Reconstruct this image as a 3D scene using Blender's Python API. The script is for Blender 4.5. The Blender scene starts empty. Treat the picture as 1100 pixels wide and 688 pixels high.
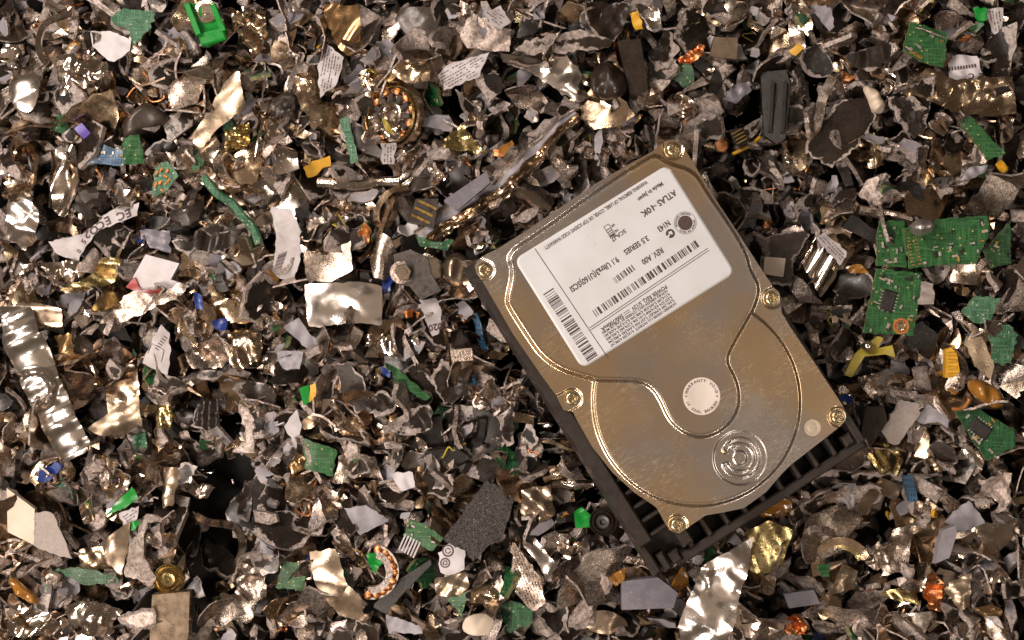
import bpy, math
import numpy as np
from mathutils import Matrix, Vector

# ------------------------------------------------------------------ camera, world, lamps, exposure
U = 0.001                      # everything below is written in millimetres
CAMZ = 720.0                   # height of the camera over the top of the scrap
WK = 425.0 / 690.0             # picture width per unit distance
SC = bpy.context.scene
COL = SC.collection
cam_d = bpy.data.cameras.new("camera")
cam_d.sensor_width = 36.0
cam_d.lens = 36.0 / WK
cam_d.clip_start = 0.01
cam_d.clip_end = 20.0
cam = bpy.data.objects.new("camera", cam_d)
cam.location = (0, 0, CAMZ * U)
COL.objects.link(cam)
SC.camera = cam

world = bpy.data.worlds.new("World")
SC.world = world
world.use_nodes = True
bg = world.node_tree.nodes["Background"]
bg.inputs[0].default_value = (0.42, 0.315, 0.235, 1)
bg.inputs[1].default_value = 0.24


def area(name, loc, target, size, sizey, power, colour):
    d = bpy.data.lights.new(name, 'AREA')
    d.shape = 'RECTANGLE'
    d.size = size
    d.size_y = sizey
    d.energy = power
    d.color = colour
    o = bpy.data.objects.new(name, d)
    o.location = loc
    o.rotation_euler = (Vector(target) - Vector(loc)).to_track_quat('-Z', 'Y').to_euler()
    COL.objects.link(o)
    return o


area("lamp_upper_left", (-0.62, 0.42, 0.75), (0.0, 0, 0), 0.30, 0.14, 8.8, (1.0, 0.86, 0.77))
area("lamp_lower_left", (-0.50, -0.42, 0.80), (0.02, 0, 0), 0.26, 0.14, 7.4, (1.0, 0.84, 0.73))
area("fill_right", (0.75, 0.10, 0.95), (0.05, 0, 0), 0.22, 0.10, 0.9, (1.0, 0.86, 0.72))  # weak fill added from the right, no known source on that side

area("sparkle_left", (-0.85, 0.02, 0.62), (0, 0, 0), 0.06, 0.06, 1.2, (1.0, 0.91, 0.83))  # small light added to put sharp glints on the metal
area("sparkle_far_left", (-0.30, 0.62, 0.95), (0, 0, 0), 0.06, 0.06, 1.1, (1.0, 0.90, 0.80))  # another added glint light, on the far side
area("sparkle_near_left", (-0.22, -0.66, 0.90), (0, 0, 0), 0.06, 0.06, 1.1, (1.0, 0.90, 0.80))  # added for sparkle from the near side
area("sparkle_right", (0.55, -0.45, 0.90), (0, 0, 0), 0.05, 0.05, 0.7, (1.0, 0.86, 0.74))  # small added light for glints from the right
area("overhead_fill", (0.16, -0.06, 1.9), (0.16, -0.06, 0), 1.7, 1.3, 1.25, (1.0, 0.775, 0.59))  # broad unseen light added to give the lid a bright overhead to mirror

SC.view_settings.view_transform = 'Standard'
SC.view_settings.look = 'None'
SC.view_settings.exposure = 0.0
SC.view_settings.gamma = 1.0
SC.view_settings.use_curve_mapping = False
SC.render.engine = 'CYCLES'
SC.cycles.use_denoising = True
SC.cycles.max_bounces = 6
SC.cycles.glossy_bounces = 4
SC.cycles.diffuse_bounces = 2
SC.cycles.transmission_bounces = 6
SC.cycles.caustics_reflective = False
SC.cycles.caustics_refractive = False
SC.cycles.sample_clamp_indirect = 4.0

rng = np.random.default_rng(11)


def px(x, y, z=8.0):
    """a point of the photograph (1100 x 688) at height z, in mm"""
    k = WK / 1100.0 * (CAMZ - z)
    return np.array([(x - 550.0) * k, -(y - 344.0) * k])


# ------------------------------------------------------------------ materials
MATS = {}


def material(key, base, metallic=0.0, rough=0.5, base2=None, var=0.0, scale=300.0, rvar=0.12, bump=0.0, bscale=900.0,
             dust=0.0, dustcol=(0.42, 0.39, 0.37), coat=0.0, trans=0.0, spec=0.5, ior=1.5, aniso=None, rnd=0.0, lo=0.38, hi=0.66, rim=False):
    m = bpy.data.materials.new(key)
    m.use_nodes = True
    nt = m.node_tree
    N, L = nt.nodes, nt.links
    b = N["Principled BSDF"]
    tc = N.new("ShaderNodeTexCoord")
    oi = N.new("ShaderNodeObjectInfo")
    w = N.new("ShaderNodeMath"); w.operation = 'MULTIPLY'; w.inputs[1].default_value = 37.0
    L.new(oi.outputs["Random"], w.inputs[0])

    def noise(sc, detail=4.0, rough_=0.6):
        n = N.new("ShaderNodeTexNoise")
        n.noise_dimensions = '4D'
        n.inputs["Scale"].default_value = sc
        n.inputs["Detail"].default_value = detail
        n.inputs["Roughness"].default_value = rough_
        if aniso:
            mp = N.new("ShaderNodeMapping")
            mp.inputs["Scale"].default_value = aniso
            L.new(tc.outputs["Object"], mp.inputs[0])
            L.new(mp.outputs[0], n.inputs["Vector"])
        else:
            L.new(tc.outputs["Object"], n.inputs["Vector"])
        L.new(w.outputs[0], n.inputs["W"])
        return n

    def ramp(src, a, c, lo_=0.0, hi_=1.0):
        r = N.new("ShaderNodeMapRange")
        r.inputs["From Min"].default_value = a
        r.inputs["From Max"].default_value = c
        r.inputs["To Min"].default_value = lo_
        r.inputs["To Max"].default_value = hi_
        L.new(src, r.inputs["Value"])
        return r.outputs[0]

    def mix(fac, a, c):
        mx = N.new("ShaderNodeMix"); mx.data_type = 'RGBA'
        L.new(fac, mx.inputs[0])
        for sock, v in ((mx.inputs[6], a), (mx.inputs[7], c)):
            if isinstance(v, tuple):
                sock.default_value = (*v, 1)
            else:
                L.new(v, sock)
        return mx.outputs[2]

    n1 = noise(scale)
    col = mix(ramp(n1.outputs["Fac"], lo, hi), base, base2 or tuple(c * (1 - var) for c in base))
    if rnd:
        hs = N.new("ShaderNodeHueSaturation")
        L.new(col, hs.inputs["Color"])
        L.new(ramp(oi.outputs["Random"], 0, 1, 1 - rnd, 1 + rnd), hs.inputs["Value"])
        col = hs.outputs[0]
    rsock = ramp(noise(scale * 2.3, 5).outputs["Fac"], 0.3, 0.7, max(0.03, rough - rvar), min(1, rough + rvar))
    met = None
    if dust:
        dn = noise(2000.0, 2.5, 0.7)
        d1 = ramp(dn.outputs["Fac"], 0.66 - 0.10 * dust, 0.74 - 0.08 * dust)
        dl = noise(140.0, 3.0)
        mm = N.new("ShaderNodeMath"); mm.operation = 'MULTIPLY'
        L.new(d1, mm.inputs[0]); L.new(ramp(dl.outputs["Fac"], 0.40, 0.62, 0.15, 1.0), mm.inputs[1])
        col = mix(mm.outputs[0], col, dustcol)
        rr = N.new("ShaderNodeMath"); rr.operation = 'MAXIMUM'
        L.new(rsock, rr.inputs[0]); L.new(mm.outputs[0], rr.inputs[1])
        rsock = rr.outputs[0]
        if metallic:
            me = N.new("ShaderNodeMath"); me.operation = 'MULTIPLY_ADD'
            L.new(mm.outputs[0], me.inputs[0]); me.inputs[1].default_value = -metallic; me.inputs[2].default_value = metallic
            met = me.outputs[0]
    if rim:                                    # torn margin where the coating has come off
        at = N.new("ShaderNodeAttribute"); at.attribute_name = "rim"
        rn = noise(420.0, 4.0, 0.7)
        ad = N.new("ShaderNodeMath"); ad.operation = 'ADD'
        L.new(at.outputs["Fac"], ad.inputs[0]); L.new(ramp(rn.outputs["Fac"], 0.25, 0.75, -0.38, 0.38), ad.inputs[1])
        side = N.new("ShaderNodeMath"); side.operation = 'ADD'
        L.new(ad.outputs[0], side.inputs[0]); L.new(ramp(noise(75.0, 1.0).outputs["Fac"], 0.36, 0.60, -0.75, 0.12), side.inputs[1])
        ad = side
        has = N.new("ShaderNodeMath"); has.operation = 'MULTIPLY'
        L.new(ramp(ad.outputs[0], 0.50, 0.60), has.inputs[0]); L.new(ramp(at.outputs["Fac"], 0.0, 0.08), has.inputs[1])
        bare = mix(ramp(noise(700.0).outputs["Fac"], .35, .65), (0.42, 0.365, 0.34), (0.17, 0.135, 0.115))
        col = mix(has.outputs[0], col, bare)
    L.new(col, b.inputs["Base Color"])
    L.new(rsock, b.inputs["Roughness"])
    if met is not None:
        L.new(met, b.inputs["Metallic"])
    else:
        b.inputs["Metallic"].default_value = metallic
    b.inputs["Specular IOR Level"].default_value = spec
    b.inputs["IOR"].default_value = ior
    b.inputs["Coat Weight"].default_value = coat
    b.inputs["Coat Roughness"].default_value = 0.12
    b.inputs["Transmission Weight"].default_value = trans
    if bump:
        bn = noise(bscale, 6.0, 0.65)
        bp = N.new("ShaderNodeBump")
        bp.inputs["Strength"].default_value = bump
        bp.inputs["Distance"].default_value = 0.0006
        L.new(bn.outputs["Fac"], bp.inputs["Height"])
        L.new(bp.outputs[0], b.inputs["Normal"])
    MATS[key] = m
    return m


material("chrome", (0.80, 0.70, 0.61), 1.0, 0.16, (0.60, 0.47, 0.36), scale=90, rvar=0.10, bump=0.12, bscale=420, dust=0.45, rnd=0.15)
material("nickel", (0.64, 0.49, 0.34), 1.0, 0.22, (0.44, 0.315, 0.20), scale=110, rvar=0.12, bump=0.12, bscale=500, dust=0.5, rnd=0.2)
material("foil", (0.88, 0.80, 0.74), 1.0, 0.20, (0.80, 0.71, 0.63), scale=60, rvar=0.06, bump=0.05, bscale=260, dust=0.08)
material("aluminium", (0.72, 0.615, 0.535), 1.0, 0.30, (0.36, 0.275, 0.21), scale=560, rvar=0.14, bump=0.4, bscale=1000, dust=0.7, rnd=0.25, rim=True)  # bright specks serve as painted sparkle as well as dust
material("cast", (0.68, 0.585, 0.535), 0.85, 0.36, (0.28, 0.215, 0.175), scale=620, rvar=0.16, bump=1.0, bscale=1700, rnd=0.35, dust=0.4, dustcol=(0.6, 0.57, 0.55), rim=True)
material("torn", (0.72, 0.62, 0.57), 0.85, 0.34, (0.30, 0.235, 0.195), scale=420, rvar=0.16, bump=1.0, bscale=2000, rnd=0.25)
material("dark", (0.013, 0.0088, 0.0062), 0.0, 0.32, (0.026, 0.0178, 0.0128), scale=160, bump=0.10, bscale=900, dust=0.22, dustcol=(0.26, 0.23, 0.21), rnd=0.4, spec=.3, rim=True)
material("darkgrey", (0.034, 0.0255, 0.020), 0.1, 0.34, (0.062, 0.047, 0.038), scale=200, bump=0.2, bscale=800, dust=0.35, dustcol=(0.3, 0.27, 0.25), rnd=0.35, rim=True)
material("black", (0.014, 0.012, 0.011), 0.0, 0.38, (0.025, 0.021, 0.019), scale=300, bump=0.12, bscale=900, dust=0.35, rnd=0.2, rim=True)
material("lavender", (0.30, 0.285, 0.315), 0.0, 0.5, (0.22, 0.205, 0.225), scale=200, bump=0.2, dust=0.4, rnd=0.15, rim=True)
material("purplegrey", (0.13, 0.122, 0.15), 0.1, 0.4, (0.17, 0.16, 0.18), scale=180, bump=0.15, dust=0.55)
material("white", (0.54, 0.51, 0.53), 0.0, 0.55, (0.44, 0.41, 0.42), scale=160, bump=0.1, dust=0.25, dustcol=(0.25, 0.22, 0.2))
material("paper", (0.46, 0.43, 0.44), 0.0, 0.55, (0.30, 0.27, 0.265), scale=130, bump=0.06, dust=0.5, dustcol=(0.2, 0.17, 0.15))
material("cream", (0.62, 0.52, 0.42), 0.0, 0.45, (0.54, 0.44, 0.34), scale=90, bump=0.05, dust=0.2, dustcol=(0.2, 0.15, 0.1))
material("tan", (0.47, 0.37, 0.27), 0.9, 0.30, (0.36, 0.27, 0.19), scale=100, bump=0.1, dust=0.4)
material("brown", (0.36, 0.22, 0.10), 0.85, 0.25, (0.24, 0.14, 0.065), scale=90, bump=0.08, dust=0.35)
material("brass", (0.58, 0.46, 0.22), 1.0, 0.25, (0.42, 0.32, 0.14), scale=200, bump=0.15, dust=0.5)
material("gold", (0.65, 0.45, 0.14), 1.0, 0.3, (0.45, 0.3, 0.1), scale=300, bump=0.15)
material("amber", (0.50, 0.22, 0.03), 0.0, 0.16, (0.34, 0.14, 0.02), scale=120, bump=0.15, coat=0.6, trans=0.35, dust=0.3)
material("orange", (0.58, 0.24, 0.07), 0.45, 0.38, (0.36, 0.12, 0.03), scale=500, bump=0.4)
material("yellow", (0.62, 0.34, 0.02), 0.0, 0.42, (0.50, 0.26, 0.02), scale=200, bump=0.2, dust=0.2)
material("olive", (0.36, 0.29, 0.03), 0.0, 0.35, (0.26, 0.20, 0.03), scale=200, bump=0.2, dust=0.3)
material("copper", (0.72, 0.32, 0.14), 1.0, 0.32, (0.50, 0.20, 0.08), scale=600, bump=0.4, bscale=1500, rnd=0.2)
material("board", (0.011, 0.060, 0.015), 0.0, 0.38, (0.019, 0.086, 0.024), scale=420, bump=0.25, bscale=1100, spec=.35, dust=0.22, lo=0.47, hi=0.53)
material("board_dark", (0.006, 0.040, 0.012), 0.0, 0.38, (0.010, 0.060, 0.018), scale=420, bump=0.25, bscale=1100, spec=.35, dust=0.3, lo=0.47, hi=0.53)
material("board_mint", (0.035, 0.135, 0.065), 0.0, 0.45, (0.015, 0.07, 0.032), scale=400, bump=0.9, bscale=900, dust=0.8, dustcol=(0.40, 0.44, 0.40))
material("board_blue", (0.012, 0.040, 0.085), 0.0, 0.34, (0.020, 0.06, 0.115), scale=420, coat=0.4, dust=0.4, lo=0.47, hi=0.53)
material("board_edge", (0.20, 0.19, 0.09), 0.0, 0.6, (0.12, 0.13, 0.05), scale=500, bump=0.5, rnd=0.2)
material("green", (0.004, 0.22, 0.022), 0.0, 0.30, (0.006, 0.22, 0.03), scale=120, bump=0.05, dust=0.2)
material("blue", (0.012, 0.035, 0.17), 0.0, 0.35, (0.012, 0.035, 0.2), scale=200, bump=0.1, dust=0.3)
material("violet", (0.14, 0.10, 0.40), 0.0, 0.4, (0.1, 0.07, 0.3), scale=200, dust=0.2)
material("red", (0.30, 0.018, 0.014), 0.0, 0.35, (0.2, 0.013, 0.012), scale=200, bump=0.1, dust=0.35)
material("foam", (0.022, 0.018, 0.016), 0.0, 0.85, (0.075, 0.066, 0.062), scale=1300, bump=1.0, bscale=1500, dust=.9, dustcol=(0.30, 0.27, 0.25), lo=0.42, hi=0.6)
material("stone", (0.33, 0.285, 0.26), 0.0, 0.7, (0.26, 0.22, 0.20), scale=900, bump=0.4, bscale=1500)
material("solder", (0.60, 0.57, 0.54), 0.9, 0.35, (0.4, 0.37, 0.34), scale=700, bump=0.3)
material("ceramic", (0.42, 0.33, 0.24), 0.0, 0.4, (0.33, 0.25, 0.17), scale=800)
material("ink", (0.060, 0.034, 0.036), 0.0, 0.6, (0.075, 0.045, 0.045), scale=500)
material("floor_dark", (0.006, 0.005, 0.004), 0.0, 0.9, (0.009, 0.007, 0.006), scale=50)
material("lid", (0.76, 0.58, 0.38), 1.0, 0.25, (0.63, 0.575, 0.54), scale=14, rvar=0.04, bump=0.03, bscale=160, dust=0.10, dustcol=(0.55, 0.48, 0.4), lo=0.44, hi=0.56)
material("casting", (0.026, 0.020, 0.017), 0.15, 0.42, (0.036, 0.029, 0.024), scale=150, bump=0.12, bscale=900, dust=0.1, dustcol=(.2,.17,.15))
material("screw_gold", (0.66, 0.55, 0.36), 1.0, 0.25, (0.5, 0.40, 0.24), scale=500, bump=0.1)
material("label_white", (0.585, 0.60, 0.625), 0.0, 0.45, (0.54, 0.545, 0.555), scale=60, bump=0.02, bscale=200)
material("seal_white", (0.66, 0.60, 0.55), 0.0, 0.5, (0.60, 0.54, 0.48), scale=160)
material("seal_tan", (0.52, 0.44, 0.34), 0.3, 0.4, (0.48, 0.40, 0.31), scale=200)



def scratches(key, sets):
    """handling marks: fine scratches and smudges that roughen the metal"""
    nt = MATS[key].node_tree
    N, L = nt.nodes, nt.links
    b = N["Principled BSDF"]
    tc = N.new("ShaderNodeTexCoord")
    src = b.inputs["Roughness"].links[0].from_socket
    col = b.inputs["Base Color"].links[0].from_socket
    for rot, sx, sy, thr, amt in sets:
        mp = N.new("ShaderNodeMapping")
        mp.inputs["Rotation"].default_value = (0, 0, rot)
        mp.inputs["Scale"].default_value = (sx, sy, 1)
        n = N.new("ShaderNodeTexNoise")
        n.inputs["Scale"].default_value = 1.0
        n.inputs["Detail"].default_value = 3.0
        L.new(tc.outputs["Object"], mp.inputs[0]); L.new(mp.outputs[0], n.inputs["Vector"])
        big = N.new("ShaderNodeTexNoise")
        big.inputs["Scale"].default_value = 38.0
        L.new(tc.outputs["Object"], big.inputs["Vector"])
        m1 = N.new("ShaderNodeMapRange"); m1.inputs["From Min"].default_value = thr; m1.inputs["From Max"].default_value = thr + .08
        m2 = N.new("ShaderNodeMapRange"); m2.inputs["From Min"].default_value = .47; m2.inputs["From Max"].default_value = .62
        L.new(n.outputs["Fac"], m1.inputs["Value"]); L.new(big.outputs["Fac"], m2.inputs["Value"])
        mu = N.new("ShaderNodeMath"); mu.operation = 'MULTIPLY'
        L.new(m1.outputs[0], mu.inputs[0]); L.new(m2.outputs[0], mu.inputs[1])
        ma = N.new("ShaderNodeMath"); ma.operation = 'MULTIPLY_ADD'; ma.inputs[1].default_value = amt
        L.new(mu.outputs[0], ma.inputs[0]); L.new(src, ma.inputs[2])
        src = ma.outputs[0]
        mx = N.new("ShaderNodeMix"); mx.data_type = 'RGBA'
        ms = N.new("ShaderNodeMath"); ms.operation = 'MULTIPLY'; ms.inputs[1].default_value = .11
        L.new(mu.outputs[0], ms.inputs[0]); L.new(ms.outputs[0], mx.inputs[0])
        L.new(col, mx.inputs[6]); mx.inputs[7].default_value = (.86, .80, .73, 1)
        col = mx.outputs[2]
    L.new(src, b.inputs["Roughness"]); L.new(col, b.inputs["Base Color"])


scratches("lid", [(0.4, 110, 1300, .60, .09), (-0.7, 130, 1500, .60, .09), (1.2, 110, 1100, .61, .08), (2.0, 300, 1700, .58, .08), (0.0, 420, 520, .56, .05)])


def traces(key, line, via):
    """copper tracks and plated holes of a circuit board"""
    nt = MATS[key].node_tree
    N, L = nt.nodes, nt.links
    b = N["Principled BSDF"]
    tc = N.new("ShaderNodeTexCoord")
    col = b.inputs["Base Color"].links[0].from_socket

    def lay(fac, c):
        mx = N.new("ShaderNodeMix"); mx.data_type = 'RGBA'
        L.new(fac, mx.inputs[0]); L.new(col, mx.inputs[6]); mx.inputs[7].default_value = (*c, 1)
        return mx.outputs[2]
    for sx, sy in ((90, 1500), (1300, 110)):
        mp = N.new("ShaderNodeMapping"); mp.inputs["Scale"].default_value = (sx, sy, 1); mp.inputs["Rotation"].default_value = (0, 0, .35)
        n = N.new("ShaderNodeTexNoise"); n.inputs["Scale"].default_value = 1.0; n.inputs["Detail"].default_value = 0.0
        L.new(tc.outputs["Object"], mp.inputs[0]); L.new(mp.outputs[0], n.inputs["Vector"])
        m = N.new("ShaderNodeMapRange"); m.inputs["From Min"].default_value = .60; m.inputs["From Max"].default_value = .62
        L.new(n.outputs["Fac"], m.inputs["Value"])
        col = lay(m.outputs[0], line)
    v = N.new("ShaderNodeTexVoronoi"); v.inputs["Scale"].default_value = 380.0
    L.new(tc.outputs["Object"], v.inputs["Vector"])
    m = N.new("ShaderNodeMapRange"); m.inputs["From Min"].default_value = .17; m.inputs["From Max"].default_value = .13
    L.new(v.outputs["Distance"], m.inputs["Value"])
    col = lay(m.outputs[0], via)
    L.new(col, b.inputs["Base Color"])


traces("board", (0.035, 0.125, 0.042), (0.36, 0.31, 0.14))
traces("board_dark", (0.022, 0.10, 0.035), (0.30, 0.27, 0.15))
traces("board_mint", (0.08, 0.19, 0.11), (0.40, 0.40, 0.33))
traces("board_blue", (0.04, 0.12, 0.22), (0.45, 0.32, 0.12))


# ------------------------------------------------------------------ mesh helpers
def mesh(name, V, F, mats, idx=None, smooth=True, sharp=38.0, rim=None):
    me = bpy.data.meshes.new(name)
    V = np.asarray(V, float) * U
    if isinstance(F, np.ndarray):
        n, k = F.shape
        me.vertices.add(len(V)); me.vertices.foreach_set("co", V.ravel())
        me.loops.add(n * k); me.loops.foreach_set("vertex_index", F.ravel().astype(np.int32))
        me.polygons.add(n)
        me.polygons.foreach_set("loop_start", np.arange(0, n * k, k, dtype=np.int32))
        me.update(calc_edges=True)
    else:
        me.from_pydata(V.tolist(), [], F)
    for m in (mats if isinstance(mats, (list, tuple)) else [mats]):
        me.materials.append(MATS[m])
    if idx is not None:
        me.polygons.foreach_set("material_index", np.asarray(idx, np.int32))
    if smooth:
        me.polygons.foreach_set("use_smooth", np.ones(len(me.polygons), bool))
        if sharp:
            me.set_sharp_from_angle(angle=math.radians(sharp))
    if rim is not None:
        at = me.attributes.new('rim', 'FLOAT', 'POINT')
        at.data.foreach_set('value', np.asarray(rim, np.float32))
    me.update()
    return me


def put(name, me, parent=None, loc=(0, 0, 0), rot=None, label=None, cat=None, group=None, kind=None):
    o = bpy.data.objects.new(name, me)
    COL.objects.link(o)
    o.location = [c * U for c in loc]
    if rot is not None:
        o.rotation_euler = rot if len(rot) == 3 else (0, 0, 0)
    if parent is not None:
        o.parent = parent
    for k, v in (("label", label), ("category", cat), ("group", group), ("kind", kind)):
        if v:
            o[k] = v
    return o


def inside(P, poly):
    x, y = P[:, 0], P[:, 1]
    c = np.zeros(len(P), bool)
    n = len(poly)
    for i in range(n):
        x1, y1 = poly[i]; x2, y2 = poly[(i + 1) % n]
        t = (y1 > y) != (y2 > y)
        c ^= t & (x < (x2 - x1) * (y - y1) / (y2 - y1 + 1e-12) + x1)
    return c


def nearest(P, poly):
    """closest point on the polygon outline and distance"""
    best = np.full(len(P), 1e9); Q = P.copy()
    n = len(poly)
    for i in range(n):
        a = poly[i]; d = poly[(i + 1) % n] - a
        t = np.clip(((P - a) @ d) / (d @ d + 1e-12), 0, 1)
        q = a + t[:, None] * d
        e = np.hypot(*(P - q).T)
        m = e < best
        best[m] = e[m]; Q[m] = q[m]
    return Q, best


def sdist(P, poly):
    d = nearest(P, poly)[1]
    return np.where(inside(P, poly), d, -d)


def chaikin(poly, n=2):
    poly = np.asarray(poly, float)
    for _ in range(n):
        nx = np.roll(poly, -1, 0)
        poly = np.stack([poly * .75 + nx * .25, poly * .25 + nx * .75], 1).reshape(-1, 2)
    return poly


def jagged(poly, step, amp, r):
    out = []
    n = len(poly)
    for i in range(n):
        a, b = poly[i], poly[(i + 1) % n]
        L = np.hypot(*(b - a)); k = max(1, int(L / step))
        nrm = np.array([-(b - a)[1], (b - a)[0]]) / (L + 1e-9)
        for j in range(k):
            t = (j + (r.uniform(-.25, .25) if j else 0)) / k
            out.append(a + (b - a) * t + nrm * r.normal(0, amp) * (1 if j else .5))
    return np.array(out)


def sheet(poly, cell, zf, th, mats, rim=0.0, r=rng, name="sheet", smooth=True, sharp=40.0, ops=()):
    """a sheet with an outline, thickness and its own relief zf(x, y); slot 0 the faces, slot 1 the cut edge and its rim"""
    lo, hi = poly.min(0), poly.max(0)
    nx = max(2, int(math.ceil((hi[0] - lo[0]) / cell))); ny = max(2, int(math.ceil((hi[1] - lo[1]) / cell)))
    gx = np.linspace(lo[0], hi[0], nx + 1); gy = np.linspace(lo[1], hi[1], ny + 1)
    X, Y = np.meshgrid(gx, gy)
    P = np.stack([X.ravel(), Y.ravel()], 1)
    ii, jj = np.meshgrid(np.arange(nx), np.arange(ny))
    a = (jj * (nx + 1) + ii).ravel()
    Q = np.stack([a, a + 1, a + nx + 2, a + nx + 1], 1)
    C = P[Q].mean(1)
    Q = Q[inside(C, poly)]
    if len(Q) < 2:
        return None
    used, inv = np.unique(Q, return_inverse=True)
    Q = inv.reshape(-1, 4); P = P[used]
    E = np.concatenate([Q[:, [0, 1]], Q[:, [1, 2]], Q[:, [2, 3]], Q[:, [3, 0]]])
    key = np.sort(E, 1); key = key[:, 0] * (len(P) + 1) + key[:, 1]
    u, ix, cnt = np.unique(key, return_index=True, return_counts=True)
    B = E[ix[cnt == 1]]
    bv = np.unique(B)
    q, e = nearest(P[bv], poly)
    P[bv] = np.where((e < cell * 1.5)[:, None], q, P[bv])
    Z = zf(P[:, 0], P[:, 1])
    n = len(P)
    V = np.concatenate([np.column_stack([P, Z + th / 2]), np.column_stack([P, Z - th / 2])])
    F = np.concatenate([Q, Q[:, ::-1] + n, np.column_stack([B[:, 1], B[:, 0], B[:, 0] + n, B[:, 1] + n])])
    idx = np.zeros(len(F), int)
    idx[2 * len(Q):] = 1
    ra = np.zeros(2 * n)
    if rim:
        d = nearest(P, poly)[1]
        ra[:n] = np.clip(1 - d / (1.9 * rim), 0, 1); ra[n:] = ra[:n]
    for op in ops:
        V = op(V)
    if len(mats) == 1:
        idx[:] = 0
    return V, F, idx, mats, ra


def bend(ang, off, total, R):
    n = np.array([math.cos(ang), math.sin(ang)])

    def f(V):
        V = V.copy()
        s = V[:, :2] @ n - off
        sg = 1.0 if total >= 0 else -1.0
        z = V[:, 2] * sg
        T = abs(total); L = T * R
        t = np.clip(s, 0, L) / R
        over = np.clip(s - L, 0, None)
        s2 = np.where(s <= 0, s, (R - z) * np.sin(t) + over * np.cos(t))
        z2 = np.where(s <= 0, z, R - (R - z) * np.cos(t) + over * np.sin(t))
        V[:, :2] += n * (s2 - s)[:, None]
        V[:, 2] = z2 * sg
        return V
    return f


def facet(x, y, lam, seed):
    """crumpled-sheet relief: flat facets between random heights on a warped triangular net, about -1..1"""
    wx = x + .22 * lam * np.sin(y * 2.1 / lam + seed) + .12 * lam * np.sin(y * 4.7 / lam + seed * 2)
    wy = y + .22 * lam * np.sin(x * 2.3 / lam + seed * 3) + .12 * lam * np.sin(x * 5.1 / lam + seed * 5)
    ca, sa = math.cos(seed * 7), math.sin(seed * 7)
    u, v = (wx * ca - wy * sa) / lam, (wx * sa + wy * ca) / lam
    k = (u + v) * 0.3660254
    a, b = u + k, v + k
    i, j = np.floor(a), np.floor(b)
    f, g_ = a - i, b - j
    up = f > g_

    def h(p, q):
        t = np.sin(p * 127.1 + q * 311.7 + seed * 74.7) * 43758.5453
        return (t - np.floor(t)) * 2 - 1
    h0, h1 = h(i, j), h(i + 1, j + 1)
    hm = np.where(up, h(i + 1, j), h(i, j + 1))
    return np.where(up, h0 * (1 - f) + hm * (f - g_) + h1 * g_, h0 * (1 - g_) + hm * (g_ - f) + h1 * f)


def relief(r, smooth=0.0, lam=14.0, crease=0.0, clam=10.0, arch=None, tilt=(0, 0), dome=0.0, rad=10.0, ring=None):
    sm = [(r.uniform(0, 2 * math.pi), r.uniform(.6, 1.6) * 2 * math.pi / lam, r.uniform(0, 6.28), r.uniform(.4, 1)) for _ in range(4)]
    cr = [(r.uniform(0, 2 * math.pi), 1.0 / (clam * r.uniform(.6, 1.5)), r.uniform(0, 1), r.uniform(.4, 1)) for _ in range(5)]

    def f(x, y):
        z = tilt[0] * x + tilt[1] * y
        if arch:
            a = math.radians(arch[0])
            s = (-x * math.sin(a) + y * math.cos(a)) / rad
            z = z + arch[1] * (np.sqrt(np.clip(1.25 - s * s, 0.02, None)) - 1)
        if dome:
            z = z + dome * (1 - (x * x + y * y) / rad ** 2)
        for a, k, p, w in sm:
            z = z + smooth * w * .6 * np.sin((x * math.cos(a) + y * math.sin(a)) * k + p)
        if crease:
            z = z + crease * 1.15 * facet(x, y, clam, cr[0][2] * 9) + crease * .4 * facet(x + 31, y - 17, clam * .45, cr[1][2] * 9)
        if ring:
            for cx, cy, rr, h in ring:
                z = z + h * np.exp(-((np.hypot(x - cx, y - cy) - rr) / 1.3) ** 2)
        return z
    return f


def box(x0, x1, y0, y1, z0, z1, bev=0.0):
    """a box, its top edges chamfered"""
    b = min(bev, (x1 - x0) / 3, (y1 - y0) / 3, (z1 - z0) / 2)
    if b <= 0:
        V = [(x0, y0, z0), (x1, y0, z0), (x1, y1, z0), (x0, y1, z0), (x0, y0, z1), (x1, y0, z1), (x1, y1, z1), (x0, y1, z1)]
        return V, [(3, 2, 1, 0), (4, 5, 6, 7), (0, 1, 5, 4), (1, 2, 6, 5), (2, 3, 7, 6), (3, 0, 4, 7)]
    V = []
    for z, i in ((z0, 0), (z1 - b, 0), (z1, b)):
        V += [(x0 + i, y0 + i, z), (x1 - i, y0 + i, z), (x1 - i, y1 - i, z), (x0 + i, y1 - i, z)]
    F = [(3, 2, 1, 0), (8, 9, 10, 11)]
    for k in (0, 4):
        for i in range(4):
            j = (i + 1) % 4
            F.append((k + i, k + j, k + 4 + j, k + 4 + i))
    return V, F


def join(parts):
    V, F = [], []
    for v, f in parts:
        o = len(V)
        V += [tuple(p) for p in v]
        F += [tuple(i + o for i in q) for q in f]
    return V, F


def lathe(profile, n=28):
    V, F = [], []
    for rr, z in profile:
        for k in range(n):
            a = 2 * math.pi * k / n
            V.append((rr * math.cos(a), rr * math.sin(a), z))
    for i in range(len(profile) - 1):
        for k in range(n):
            j = (k + 1) % n
            F.append((i * n + k, i * n + j, (i + 1) * n + j, (i + 1) * n + k))
    F.append(tuple((len(profile) - 1) * n + k for k in range(n)))
    return V, F


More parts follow.
